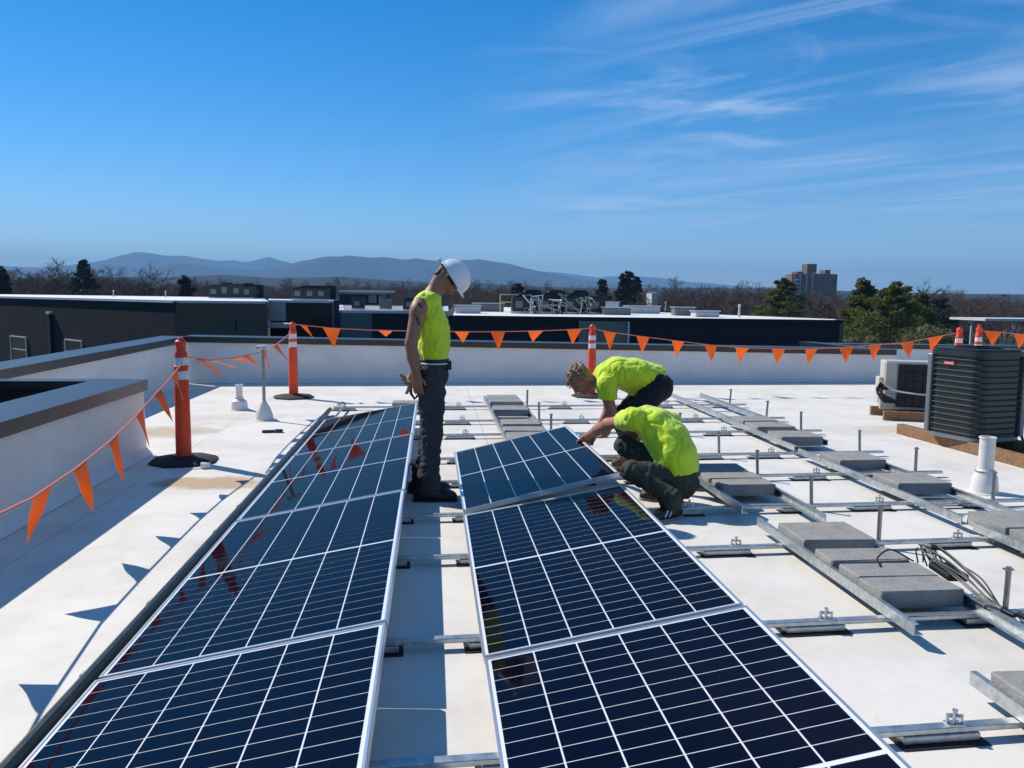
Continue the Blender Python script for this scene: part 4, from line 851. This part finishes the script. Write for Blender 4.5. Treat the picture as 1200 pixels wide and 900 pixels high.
# long black building with bright roof
p5 = [AT(523, 370, 31), AT(984, 381.5, 29.5)]; z5 = .80
b5 = fbuilding('long black flat roofed building with a bright white roof', [(p5[0].x, 31), (p5[1].x, 29.5), (p5[1].x + 1.2, 31.5), (8.0, 58), (1.6, 60)], z5, M_BLKC, M_FROOF, M_BLKC, .07)
lpart(b5, 'taupe_wall', AT(678, 380, 30.4).x, AT(734, 380, 30.4).x, 30.30, 30.44, GZ + .05, z5 - .08, M_TAUPE); lpart(b5, 'wall_trim', AT(734, 380, 30.4).x + .01, AT(736.5, 380, 30.4).x, 30.2, 30.42, GZ + .05, z5 - .08, M_TRIM)
# rooftop plant
def plant_unit(x, y, z, s, h_, label, grp, m=M_ACG):
    root = tag(empty('rooftop_condenser', (x, y, z), random.uniform(-.1, .1)), label, 'air conditioner', grp)
    mm = MB(); mm.bevbox((-s / 2, -s / 2, .10), (s / 2, s / 2, h_), .03); mm.obj('casing', m, root)
    mm = MB(); mm.lathe([(s * .42, h_ + .001), (s * .42, h_ + .06), (s * .36, h_ + .06)], 14); mm.obj('fan_ring', M_BLACK, root)
    for yy in (-s / 2 + .02, s / 2 - .12): mm = MB(); mm.box((-s / 2, yy, 0), (s / 2, yy + .1, .099)); mm.obj('skid', M_GALV, root)
    mm = MB(); mm.box((-s * .3, -s / 2 - .02, h_ * .35), (s * .1, -s / 2 - .001, h_ * .75)); mm.obj('service_panel', M_ACB, root)
for i in range(8):
    q = AT(253 + i * 6.6, 347, 66); plant_unit(q.x, 66 + (i % 2) * 1.5, z1 + .05, .95, .95 + .1 * (i % 3), 'small dark condenser in the row on the charcoal building roof', 'condensers on the charcoal building')
for i in range(6):
    q = AT(352 + i * 6.8, 352, 56); plant_unit(q.x, 56 + (i % 2), AT(352, 353.5, 50).z + .05, .9, .8 + .12 * (i % 2), 'small dark condenser in the row on the maroon block roof', 'condensers on the maroon block')
for i in range(10):
    u = 608 + i * 9.6; q = AT(u, 372, 37.5); plant_unit(q.x, 37 + (i % 3) * .9, z5 + .05, .78, .75 + .14 * (i % 3), 'small dark condenser crowded on the white roof of the black building', 'condensers on the black building')
rackf = tag(empty('pipe_rack', (AT(655, 372, 36).x, 36, z5 + .05)), 'tangle of silver pipes and frames among the condensers on the black building', 'pipework')
rg = random.Random(8)
for k in range(22):
    x0 = rg.uniform(-1.5, 1.5); mm = MB(); zz = rg.uniform(.1, .85)
    pts = [(x0, rg.uniform(-.4, .4), 0), (x0 + rg.uniform(-.1, .1), rg.uniform(-.4, .4), zz), (x0 + rg.uniform(-.7, .7), rg.uniform(-.4, .4), zz + rg.uniform(-.1, .1)), (x0 + rg.uniform(-.7, .7), rg.uniform(-.4, .4), rg.uniform(0, .5))]
    mm.tube(pts, rg.uniform(.018, .04), 5); mm.obj('pipe', M_PIPE if k % 4 else M_GALV, rackf)
fr = tag(empty('guard_frame', (AT(596, 366, 39).x, 39, z5 + .05)), 'yellow guard frame standing beside the rooftop pipe rack', 'frame')
mm = MB()
for x in (-.4, .4, .8): mm.tube([(x, 0, 0), (x, 0, .85)], .03, 5)
for z in (.85, .5): mm.tube([(-.4, 0, z), (.8, 0, z)], .03, 5)
mm.obj('rail', mat('yellow_rail', (.55, .42, .16), .5), fr)
for k, (u, v, Y) in enumerate(((780, 364, 52), (866, 372, 34), (133, 345, 70), (194, 345, 68))):
    q = AT(u, v, Y); s_ = tag(empty('roof_stack', (q.x, q.y, (z5 if u > 500 else z1) + .05)), ('thin white roof stack on the bright white roof', 'thin white roof stack on the bright white roof', 'small white roof stack on the charcoal building', 'small white roof stack on the charcoal building')[k], 'vent', 'small roof stacks %d' % (k // 2))
    mm = MB(); mm.lathe([(.07, 0), (.045, .06), (.035, .42), (.06, .43), (.06, .52), (.015, .55)], 10); mm.obj('pipe', M_TRIM, s_, True)
M_UNITW = mat('far_unit_white', (.55, .54, .52), .6, var=.15, vscale=1.5)
for k, (u, Y, w, d_, h_, m_) in enumerate(((548, 36, 1.1, .7, .32, M_UNITW), (572, 41, 1.5, .8, .38, M_ACB), (722, 36, 1.2, .6, .30, M_ACB), (752, 40, 1.6, .9, .34, M_UNITW), (800, 36, .9, .6, .34, M_ACB), (826, 33.5, 1.0, .7, .22, M_UNITW), (700, 45, 2.2, 1, .5, M_UNITW), (640, 47, 2.0, 1, .55, M_ACB))):
    q = AT(u, 370, Y); root = tag(empty('equipment_plinth', (q.x, Y, z5 + .05)), 'low %s equipment plinth on the white roof of the black building' % ('pale' if m_ is M_UNITW else 'grey'), 'equipment plinth', 'low equipment boxes on the black building')
    mm = MB(); mm.bevbox((-w / 2, -d_ / 2, 0), (w / 2, d_ / 2, h_), .03); mm.obj('curb', m_, root); mm = MB(); mm.box((-w / 2 - .05, -d_ / 2 - .05, h_ + .002), (w / 2 + .05, d_ / 2 + .05, h_ + .05)); mm.obj('lid', M_GALV, root)
for k, (u, Y) in enumerate(((420, 52), (452, 54), (480, 50), (505, 53))):
    q = AT(u, 364, Y); plant_unit(q.x, Y, AT(460, 366, 47).z + .05, .8, .7, 'small condenser on the grey roof of the slate ended block', 'condensers on the slate ended block', M_ACB if k % 2 else M_ACG)
# low canopy beyond the right parapet
cv = tag(empty('flat_canopy', (AT(1165, 374, 34).x, 34, AT(1165, 400, 34).z)), 'thin flat white canopy on slim posts beyond the dark condenser', 'canopy')
zc = AT(1165, 374, 34).z - cv.location.z; x0, x1 = AT(1133, 374, 34).x - cv.location.x, AT(1197, 374, 34).x - cv.location.x
fpart(cv, 'roof_slab', (x0, -1.2, zc - .05), (x1 + 1.5, 1.2, zc + .05), M_TRIM)
for x in (x0 + .25, x0 + .55, x1 + .6):
    mm = MB(); mm.tube([(x, 0, -12), (x, 0, zc - .051)], .05, 6); mm.obj('post', M_TRIM, cv)
# brick tower
TY = 640.0; ta, tb = AT(932, 320, TY), AT(983, 320, TY); tm = AT(957, 320, TY - 6)
M_BRICK = mat('tower_brick', (.17, .105, .075), .9, var=.15, vscale=.05); M_TCON = mat('tower_concrete', (.34, .31, .27), .9); M_TWIN = mat('tower_glass', (.02, .022, .025), .2)
tw = tag(empty('apartment_tower', (tm.x, TY, GZ - 2)), 'tall brick apartment tower rising above the trees', 'building'); l = tw.location; ztw = AT(957, 321, TY).z - l.z
Xa, Xm, Xb = ta.x - l.x, tm.x - l.x - 1, tb.x - l.x
mm = MB(); mm.prism([(Xa, 6), (Xm, -6), (Xb, 2), (Xb + 2, 26), (Xa + 4, 28)], 0, ztw); mm.obj('wall', M_BRICK, tw)
fa, fb = Vector((Xa, 6, 0)), Vector((Xm, -6, 0)); dd = fb - fa; W = Matrix.Translation(fa) @ Matrix.Rotation(math.atan2(dd.y, dd.x), 4, 'Z'); nfl = int(ztw / 3)
for k in range(4):
    xx = dd.length * (.10 + .26 * k); mm = MB(); mm.box((xx, -.5, 1), (xx + dd.length * .05, -.02, ztw + .4), M=W); mm.obj('pilaster', M_TCON, tw)
for i in range(2, nfl):
    for k in range(3):
        xx = dd.length * (.18 + .26 * k); mm = MB(); mm.box((xx, -.14, i * 3 + .7), (xx + dd.length * .13, -.02, i * 3 + 2.3), M=W); w_ = mm.obj('window', M_TWIN, tw)
        if k == 0: mm = MB(); mm.box((xx - .2, -1.2, i * 3 - .2), (xx + dd.length * .14, -.16, i * 3 + .65), M=W); mm.obj('balcony', mat('balcony_white', (.7, .68, .63), .8), tw)
fa, fb = Vector((Xm, -6, 0)), Vector((Xb, 2, 0)); dd = fb - fa; W = Matrix.Translation(fa) @ Matrix.Rotation(math.atan2(dd.y, dd.x), 4, 'Z')
for i in range(2, nfl):
    for k in range(4):
        xx = dd.length * (.08 + .24 * k); mm = MB(); mm.box((xx, -.14, i * 3 + .7), (xx + dd.length * .10, -.02, i * 3 + 2.3), M=W); mm.obj('window', M_TWIN, tw)
for (u0, u1, v) in ((949, 960, 309), (937, 944, 318), (970, 976, 316)):
    q0, q1 = AT(u0, v, TY), AT(u1, v, TY); fpart(tw, 'roof_house', (q0.x - l.x, 4, ztw + .01), (q1.x - l.x, 14, q0.z - l.z), M_BRICK)
fpart(tw, 'roof_edge', (Xm - .5, -6.4, ztw + .01), (Xm + .5, -5.4, ztw + .9), M_TCON)

# ================================================================== GROUND AND HILLS
def ground_mat():
    m = bpy.data.materials.new('far_ground'); m.use_nodes = True; nt = m.node_tree; b = nt.nodes['Principled BSDF']; g = nt.nodes.new('ShaderNodeNewGeometry')
    n = nt.nodes.new('ShaderNodeTexNoise'); n.inputs['Scale'].default_value = .012; n.inputs['Detail'].default_value = 8; nt.links.new(g.outputs['Position'], n.inputs[0])
    r = nt.nodes.new('ShaderNodeValToRGB'); e = r.color_ramp.elements; e[0].position = .38; e[0].color = (.035, .045, .022, 1); e[1].position = .66; e[1].color = (.085, .072, .055, 1); x = e.new(.52); x.color = (.05, .043, .032, 1)
    nt.links.new(n.outputs[0], r.inputs[0]); nt.links.new(r.outputs[0], b.inputs['Base Color']); b.inputs['Roughness'].default_value = .95; b.inputs['Specular IOR Level'].default_value = .1; return m
M_GND = ground_mat()
mm = MB(); Rg = [0, 60, 200, 600, 1500, 4000, 9000, 15500]; na = 48
for i, r in enumerate(Rg):
    for j in range(na): a_ = 2 * math.pi * j / na; mm.v.append((r * math.cos(a_), r * math.sin(a_), GZ))
for i in range(len(Rg) - 1):
    for j in range(na): k = (j + 1) % na; mm.f.append((i * na + j, (i + 1) * na + j, (i + 1) * na + k, i * na + k)); mm.mi.append(0)
mm.v[:na] = [(0.01 * math.cos(2 * math.pi * j / na), 0.01 * math.sin(2 * math.pi * j / na), GZ) for j in range(na)]
struct(mm.obj('ground', M_GND))
M_HILL = mat('wooded_hill', (.022, .029, .030), .95, spec=.1, var=.35, vscale=.004)
def hills(name, prof, Y, wid, rough, seed):
    us = np.arange(-500, 1720, 6.0); pv = np.interp(us, [p[0] for p in prof], [p[1] for p in prof]); V = []; F = []; M_ = 26
    for i, (u, v) in enumerate(zip(us, pv)):
        d = ray(u, v); q = CAMP + d * (Y / math.hypot(d.x, d.y)); d = Vector((q.x, q.y, 0)); dist = d.length; d.normalize(); z = max(q.z, GZ + 1) - GZ
        for k in range(M_ + 1):
            t = k / M_ * 2 - 1; r = dist + t * wid; s = max(0, 1 - abs(t)) ; s = s * s * (3 - 2 * s) if abs(t) > .02 else 1
            n_ = noise.fractal(Vector((d.x * r / 900 + seed, d.y * r / 900, seed)), .9, 2.1, 6) * rough * min(1, abs(t) * 3 + .15) * s
            V.append((d.x * r, d.y * r, GZ - 3 + (z + 3) * s + n_ * z * .5))
    n = M_ + 1
    for i in range(len(us) - 1):
        for k in range(M_): F.append((i * n + k, (i + 1) * n + k, (i + 1) * n + k + 1, i * n + k + 1))
    x = MB(); x.add(V, F); struct(x.obj(name, M_HILL, None, True))
hills('mountain_ridge', [(-500, 322), (-100, 316), (0, 312), (60, 313), (110, 307), (150, 301), (185, 299), (215, 300), (235, 302.5), (255, 306), (290, 307), (315, 302.5), (330, 306), (350, 310), (400, 313), (560, 316), (640, 317), (700, 325), (740, 324), (800, 330), (900, 337), (1000, 342), (1100, 346), (1250, 348), (1720, 350)], 11500, 2300, .7, 3)
hills('mountain_ridge', [(-500, 338), (100, 333), (150, 324), (190, 314), (215, 311.5), (250, 314), (300, 316), (330, 312), (350, 306), (385, 301.5), (415, 299.5), (440, 304), (470, 307.5), (490, 305), (520, 309), (545, 305.5), (562, 304.5), (590, 309), (620, 316), (650, 322), (690, 329), (740, 333), (800, 338), (900, 345), (1720, 352)], 7600, 1900, .7, 9)
hills('low_hills', [(-500, 328), (-50, 326), (100, 325), (200, 326), (260, 323), (330, 327), (400, 325), (470, 330), (560, 332), (640, 336), (720, 338), (800, 337), (900, 338), (960, 340), (1100, 344), (1200, 345), (1400, 344), (1720, 345)], 2300, 700, .35, 14)

# ================================================================== TREES
M_BARK = mat('grey_bark', (.085, .066, .052), .95, spec=.1, var=.25, vscale=2); M_TWIG = mat('bare_twigs', (.125, .088, .066), .95, spec=.1, var=.25, vscale=.3)
M_NEED = mat('pine_needles', (.125, .135, .022), .8, var=.40, vscale=.8, trans=.35); M_SPRU = mat('spruce_needles', (.018, .030, .016), .8, var=.35, vscale=.8, trans=.15); M_PALE = mat('pale_spring_leaves', (.19, .19, .085), .8, var=.35, vscale=1.5, trans=.3)
M_CEDAR = mat('cedar_foliage', (.022, .036, .020), .85, var=.35, vscale=.8, trans=.15)
def strip(mb_, a, b, ra, rb, n=3):
    d = (b - a).normalized(); x = d.cross(Vector((.3, .2, 1)));  x = x.normalized() if x.length > 1e-3 else Vector((1, 0, 0)); y = d.cross(x); V = []
    for p, r in ((a, ra), (b, rb)):
        for i in range(n): t = 2 * math.pi * i / n; V.append(p + x * (r * math.cos(t)) + y * (r * math.sin(t)))
    mb_.add(V, [(i, (i + 1) % n, n + (i + 1) % n, n + i) for i in range(n)])
def bare_tree(seed, H, dense=1.0):
    r = random.Random(seed); trunk, crown = MB(), MB()
    def grow(p, d, L, rad, lev):
        segs = 3 if lev < 2 else 2; pts = [p]; dd = d.copy()
        for i in range(segs):
            dd = (dd + Vector((r.uniform(-.16, .16), r.uniform(-.16, .16), r.uniform(-.02, .14)))).normalized(); q = pts[-1] + dd * (L / segs); t0, t1 = i / segs, (i + 1) / segs
            strip(trunk if lev < 2 else crown, pts[-1], q, rad * (1 - .55 * t0), rad * (1 - .55 * t1), 5 if lev == 0 else 3); pts.append(q)
        if lev == 4: return
        nk = (int(r.uniform(6, 8)), int(r.uniform(4, 6)), int(r.uniform(4, 5.5)), int(r.uniform(5, 8) * dense))[lev]
        for k in range(nk):
            t = r.uniform(.35, 1.0) if lev else r.uniform(.42, 1.0); f = t * segs; i = min(int(f), segs - 1); q = pts[i].lerp(pts[i + 1], f - i)
            az = r.uniform(0, 6.283); sp_ = r.uniform(.45, .95); side = Vector((math.cos(az), math.sin(az), r.uniform(-.1, .35))); nd = (dd * (1 - sp_ * .6) + side * sp_).normalized()
            grow(q, nd, L * r.uniform(.48, .66) * (1.0 if lev else .80), max(.035, rad * (1 - .5 * t) * r.uniform(.42, .6)) if lev < 3 else .027, lev + 1)
    grow(Vector((0, 0, 0)), Vector((r.uniform(-.05, .05), r.uniform(-.05, .05), 1)), H * .58, H * .018, 0)
    return trunk, crown
BT = []
for s in range(6):
    t, c = bare_tree(100 + s, 16.0, 1.1); BT.append((t, c, t.mesh('trunk', M_BARK), c.mesh('crown', M_TWIG)))
def put_bare(u, vtop, Y, label, k, wfac=1.0, grp='bare trees along the skyline'):
    q = AT(u, vtop, Y); zmax = max(v[2] for v in BT[k][1].v); sc = (q.z - GZ) / zmax
    root = tag(empty('bare_tree', (q.x, q.y, GZ), random.uniform(0, 6.28)), label, 'tree', grp); root.scale = (sc * wfac, sc * wfac, sc)
    place('trunk', BT[k][2], root); place('crown', BT[k][3], root)
lb1 = 'tall bare winter tree on the skyline behind the charcoal building'
for u, v, Y in ((20, 308, 205), (48, 303, 190), (75, 302, 200), (104, 310, 215), (150, 304, 170), (165, 312, 230), (225, 322, 260), (-20, 310, 190)): put_bare(u, v, Y, lb1, int(u) % 6)
lb2 = 'bare winter tree on the skyline behind the black building roof'
for u, v, Y in ((640, 330, 250), (560, 334, 290), (795, 322, 240), (820, 329, 250), (845, 333, 265), (770, 330, 255), (880, 334, 280), (700, 333, 280)): put_bare(u, v, Y, lb2, int(u) % 6)
lb3 = 'bare brown winter tree standing around the brick tower and pines'
for u, v, Y in ((968, 330, 150), (985, 338, 130), (992, 350, 110), (945, 345, 120), (960, 350, 105), (925, 350, 135)): put_bare(u, v, Y, lb3, int(u) % 6)
lb4 = 'bare winter tree on the skyline beyond the dark condenser'
for u, v, Y in ((1062, 324, 150), (1085, 336, 200), (1113, 337, 180), (1142, 338, 190), (1165, 344, 210), (1190, 342, 220), (1210, 345, 200), (1128, 350, 140)): put_bare(u, v, Y, lb4, int(u) % 6)
# the woodland mass behind, one body nobody could count
Vs = []; Fs = []; off = 0; rg = np.random.default_rng(5)
arr = []
for t, c, _, _ in BT:
    V = np.array([tuple(p) for p in t.v + c.v]); n0 = len(t.v); F = list(t.f) + [tuple(i + n0 for i in f) for f in c.f]
    T = np.array([f if len(f) == 4 else f + (f[-1],) for f in F if len(f) in (3, 4)]); arr.append((V, T))
for i in range(720):
    u = rg.uniform(-150, 1350); far = rg.random() ** .8; Y = 150 + 330 * far
    if 985 < u < 1330 and Y < 160: Y += 60
    hor = 348 + .012 * (u - 600); up_ = np.interp(u, [-200, 120, 180, 560, 700, 900, 1000, 1400], [36, 34, 20, 18, 18, 20, 12, 14]); vtop = hor - up_ * rg.uniform(.25, 1.0)
    if i > 560: u = rg.uniform(130, 640); Y = rg.uniform(420, 700); vtop = 348 + .012 * (u - 600) - rg.uniform(8, 19)
    q = AT(u, vtop, Y); V, T = arr[int(rg.integers(0, 6))]; sc = (q.z - GZ) / 15.5; a_ = rg.uniform(0, 6.28); ca, sa = math.cos(a_), math.sin(a_); w = sc * rg.uniform(1.0, 1.35)
    P = np.stack([(V[:, 0] * ca - V[:, 1] * sa) * w + q.x, (V[:, 0] * sa + V[:, 1] * ca) * w + q.y, V[:, 2] * sc + GZ], 1); Vs.append(P); Fs.append(T + off); off += len(P)
Vs = np.concatenate(Vs); Fs = np.concatenate(Fs); me = bpy.data.meshes.new('woodland'); me.vertices.add(len(Vs)); me.vertices.foreach_set('co', Vs.ravel()); me.loops.add(Fs.size); me.loops.foreach_set('vertex_index', Fs.ravel().astype(np.int32)); me.polygons.add(len(Fs)); me.polygons.foreach_set('loop_start', np.arange(0, Fs.size, 4, dtype=np.int32)); me.update(calc_edges=True); me.materials.append(M_TWIG)
w_ = stuff(place('woodland', me)); w_['label'] = 'grey brown mass of leafless woodland below the mountains'; w_['category'] = 'woodland'
def leafcloud(mb_, c, rx, rz, n, s, r, droop=0.):
    for _ in range(n):
        while True:
            p = Vector((r.uniform(-1, 1), r.uniform(-1, 1), r.uniform(-1, 1)))
            if p.length < 1: break
        p = Vector((p.x * rx, p.y * rx, p.z * rz)) + c; a = Vector((r.gauss(0, 1), r.gauss(0, 1), r.gauss(0, .6))).normalized(); b = a.cross(Vector((r.gauss(0, 1), r.gauss(0, 1), r.gauss(0, 1)))).normalized(); q = s * r.uniform(.6, 1.4)
        mb_.add([p - a * q, p + b * q * .35, p + a * q, p - b * q * .35], [(0, 1, 2, 3)])
def pine(seed, H, foliage, label, loc, grp, tufts=26, first=.3, wide=.28, leaf=.22, per=26):
    r = random.Random(seed); root = tag(empty('pine_tree', loc), label, 'tree', grp); t = MB(); c = MB(); p = Vector((0, 0, 0)); last = p
    for i in range(6):
        q = Vector((r.uniform(-.15, .15) * i * .3, r.uniform(-.15, .15) * i * .3, H * (i + 1) / 6)); strip(t, last, q, H * .014 * (1 - i / 6.5), H * .014 * (1 - (i + 1) / 6.5), 6); last = q
    for k in range(tufts):
        z = H * (first + (1 - first) * (k + r.random()) / tufts); tt = z / H; prof = math.sin(min(1, (1 - tt) / (1 - first) + .12) * 1.5); L = H * wide * prof * r.uniform(.55, 1.2)
        az = k * 2.4 + r.uniform(-.5, .5); e = Vector((math.cos(az) * L, math.sin(az) * L, z + L * r.uniform(-.05, .25))); strip(t, Vector((0, 0, z - L * .1)), e, H * .004, H * .0015, 3)
        for f in (.45, .75, 1.0):
            if L * f < .4: continue
            leafcloud(c, Vector((e.x * f, e.y * f, z + (e.z - z) * f + .1)), max(.5, L * .34) * r.uniform(.8, 1.2), max(.35, L * .22), int(per * 1.5 * (.6 + f * .6)), leaf, r)
    leafcloud(c, Vector((0, 0, H * .985)), H * .03, H * .03, per, leaf, r)
    t.obj('trunk', M_BARK, root); c.obj('crown', foliage, root); return root
def put_pine(u, vtop, Y, seed, label, grp, **kw): q = AT(u, vtop, Y); return pine(seed, q.z - GZ, kw.pop('m', M_NEED), label, (q.x, q.y, GZ), grp, **kw)
gp = 'evergreen trees by the brick tower'
put_pine(921, 328, 125, 1, 'olive green pine rising left of the brick tower', gp, tufts=60, wide=.26, per=46, first=.25)
put_pine(908, 340, 120, 2, 'shorter olive pine tucked against the black building end', gp, tufts=46, wide=.24, per=40)
put_pine(1013, 330, 98, 3, 'yellow green pine with upright crown right of the brick tower', gp, tufts=60, wide=.20, per=50)
put_pine(1046, 335, 92, 4, 'broad dark pine with layered horizontal boughs', gp, tufts=56, wide=.36, per=56, first=.22)
put_pine(1080, 346, 110, 5, 'bushy green pine behind the pennant string end', gp, tufts=50, wide=.30, per=46)
put_pine(1100, 352, 120, 6, 'low dark evergreen beyond the pale bush', gp, tufts=40, wide=.34, per=42, m=M_CEDAR)
gs = 'dark conifers on the skyline'
put_pine(730, 321, 215, 11, 'pointed dark spruce pair beside the taller spruce', gs, m=M_SPRU, tufts=60, wide=.13, first=.1, leaf=.5, per=26)
put_pine(738, 319, 220, 12, 'tallest pointed dark spruce on the skyline', gs, m=M_SPRU, tufts=60, wide=.13, first=.1, leaf=.5, per=26)
put_pine(747, 325, 218, 13, 'shortest pointed dark spruce of the skyline group', gs, m=M_SPRU, tufts=60, wide=.13, first=.1, leaf=.5, per=26)
put_pine(706, 329, 210, 14, 'dark rounded conifer standing left of the spruce group', gs, m=M_SPRU, tufts=54, wide=.16, first=.1, leaf=.5, per=26)
put_pine(607, 334, 190, 15, 'dark cedar behind the rooftop pipe rack', gs, m=M_CEDAR, tufts=50, wide=.24, first=.1, leaf=.5, per=28)
put_pine(218, 326, 170, 16, 'rounded dark cedar behind the charcoal building roof', gs, m=M_CEDAR, tufts=50, wide=.24, first=.1, leaf=.5, per=28)
put_pine(97, 307, 195, 17, 'dark pine top among the bare trees on the skyline', gs, m=M_SPRU, tufts=40, wide=.16, first=.4, leaf=.5, per=24)
put_pine(-2, 313, 150, 18, 'dark evergreen at the end of the charcoal building', gs, m=M_CEDAR, tufts=50, wide=.22, first=.1, leaf=.5, per=28)
def bush(u, vtop, Y, R_, label, m, seed, grp):
    q = AT(u, vtop, Y); H = q.z - GZ; r = random.Random(seed); root = tag(empty('leafy_tree', (q.x, q.y, GZ)), label, 'tree', grp); t = MB(); c = MB()
    strip(t, Vector((0, 0, 0)), Vector((0, 0, H * .6)), .22, .12, 6)
    for k in range(16):
        az = r.uniform(0, 6.28); rr = R_ * math.sqrt(r.random()); e = Vector((math.cos(az) * rr, math.sin(az) * rr, H * r.uniform(.55, .95) - rr * .25)); strip(t, Vector((0, 0, H * r.uniform(.3, .6))), e, .07, .03, 3); leafcloud(c, e, R_ * .36, R_ * .30, 150, .16, r)
    t.obj('trunk', M_BARK, root); c.obj('crown', m, root)
bush(1090, 374, 62, 1.9, 'pale yellow green budding tree beyond the set-back parapet', M_PALE, 4, 'budding trees')
bush(1112, 386, 60, 1.2, 'small pale budding tree beside the larger budding tree', M_PALE, 6, 'budding trees')
bush(1012, 384, 66, 1.4, 'pale scrubby tree at the foot of the pines', M_PALE, 7, 'budding trees')
# small houses in the trees
for (u0, u1, v0, v1, Y, lab, mm_) in ((764, 770, 342, 350, 230, 'small pale house among the trees behind the black building', M_TRIM),):
    a_, b_ = AT(u0, v0, Y), AT(u1, v1, Y); root = tag(empty('small_house', ((a_.x + b_.x) / 2, Y, GZ)), lab, 'house'); w = (b_.x - a_.x) / 2; h_ = a_.z - GZ
    mm = MB(); mm.box((-w, 0, 0), (w, 6, h_ - w * .5)); mm.obj('wall', mm_, root)
    mm = MB(); mm.add([(-w * 1.1, -.3, h_ - w * .5 + .01), (w * 1.1, -.3, h_ - w * .5 + .01), (w * 1.1, 6.3, h_ - w * .5 + .01), (-w * 1.1, 6.3, h_ - w * .5 + .01), (-w * 1.1, 3, h_), (w * 1.1, 3, h_)], [(0, 1, 5, 4), (2, 3, 4, 5), (0, 4, 3), (1, 2, 5), (0, 3, 2, 1)]); mm.obj('roof', mat('house_roof', (.16, .12, .10), .9), root)
    mm = MB(); mm.box((-w * .3, -.06, h_ * .5), (w * .3, -.01, h_ * .62)); mm.obj('window', M_TWIN, root)

# ================================================================== HAZE
mm = MB(); mm.box((-16000, -16000, GZ - 5), (16000, 16000, 620)); hz = stuff(mm.obj('haze', mat('haze_dummy', (1, 1, 1))))
hm = bpy.data.materials.new('haze_air'); hm.use_nodes = True; nt = hm.node_tree; nt.nodes.clear(); pv = nt.nodes.new('ShaderNodeVolumePrincipled'); ou = nt.nodes.new('ShaderNodeOutputMaterial')
pv.inputs['Color'].default_value = (.32, .62, 1.0, 1); pv.inputs['Density'].default_value = HAZE; pv.inputs['Anisotropy'].default_value = .0; nt.links.new(pv.outputs[0], ou.inputs['Volume'])
hz.data.materials.clear(); hz.data.materials.append(hm); hz['label'] = 'thin blue haze over the valley and mountains'; hz['category'] = 'haze'
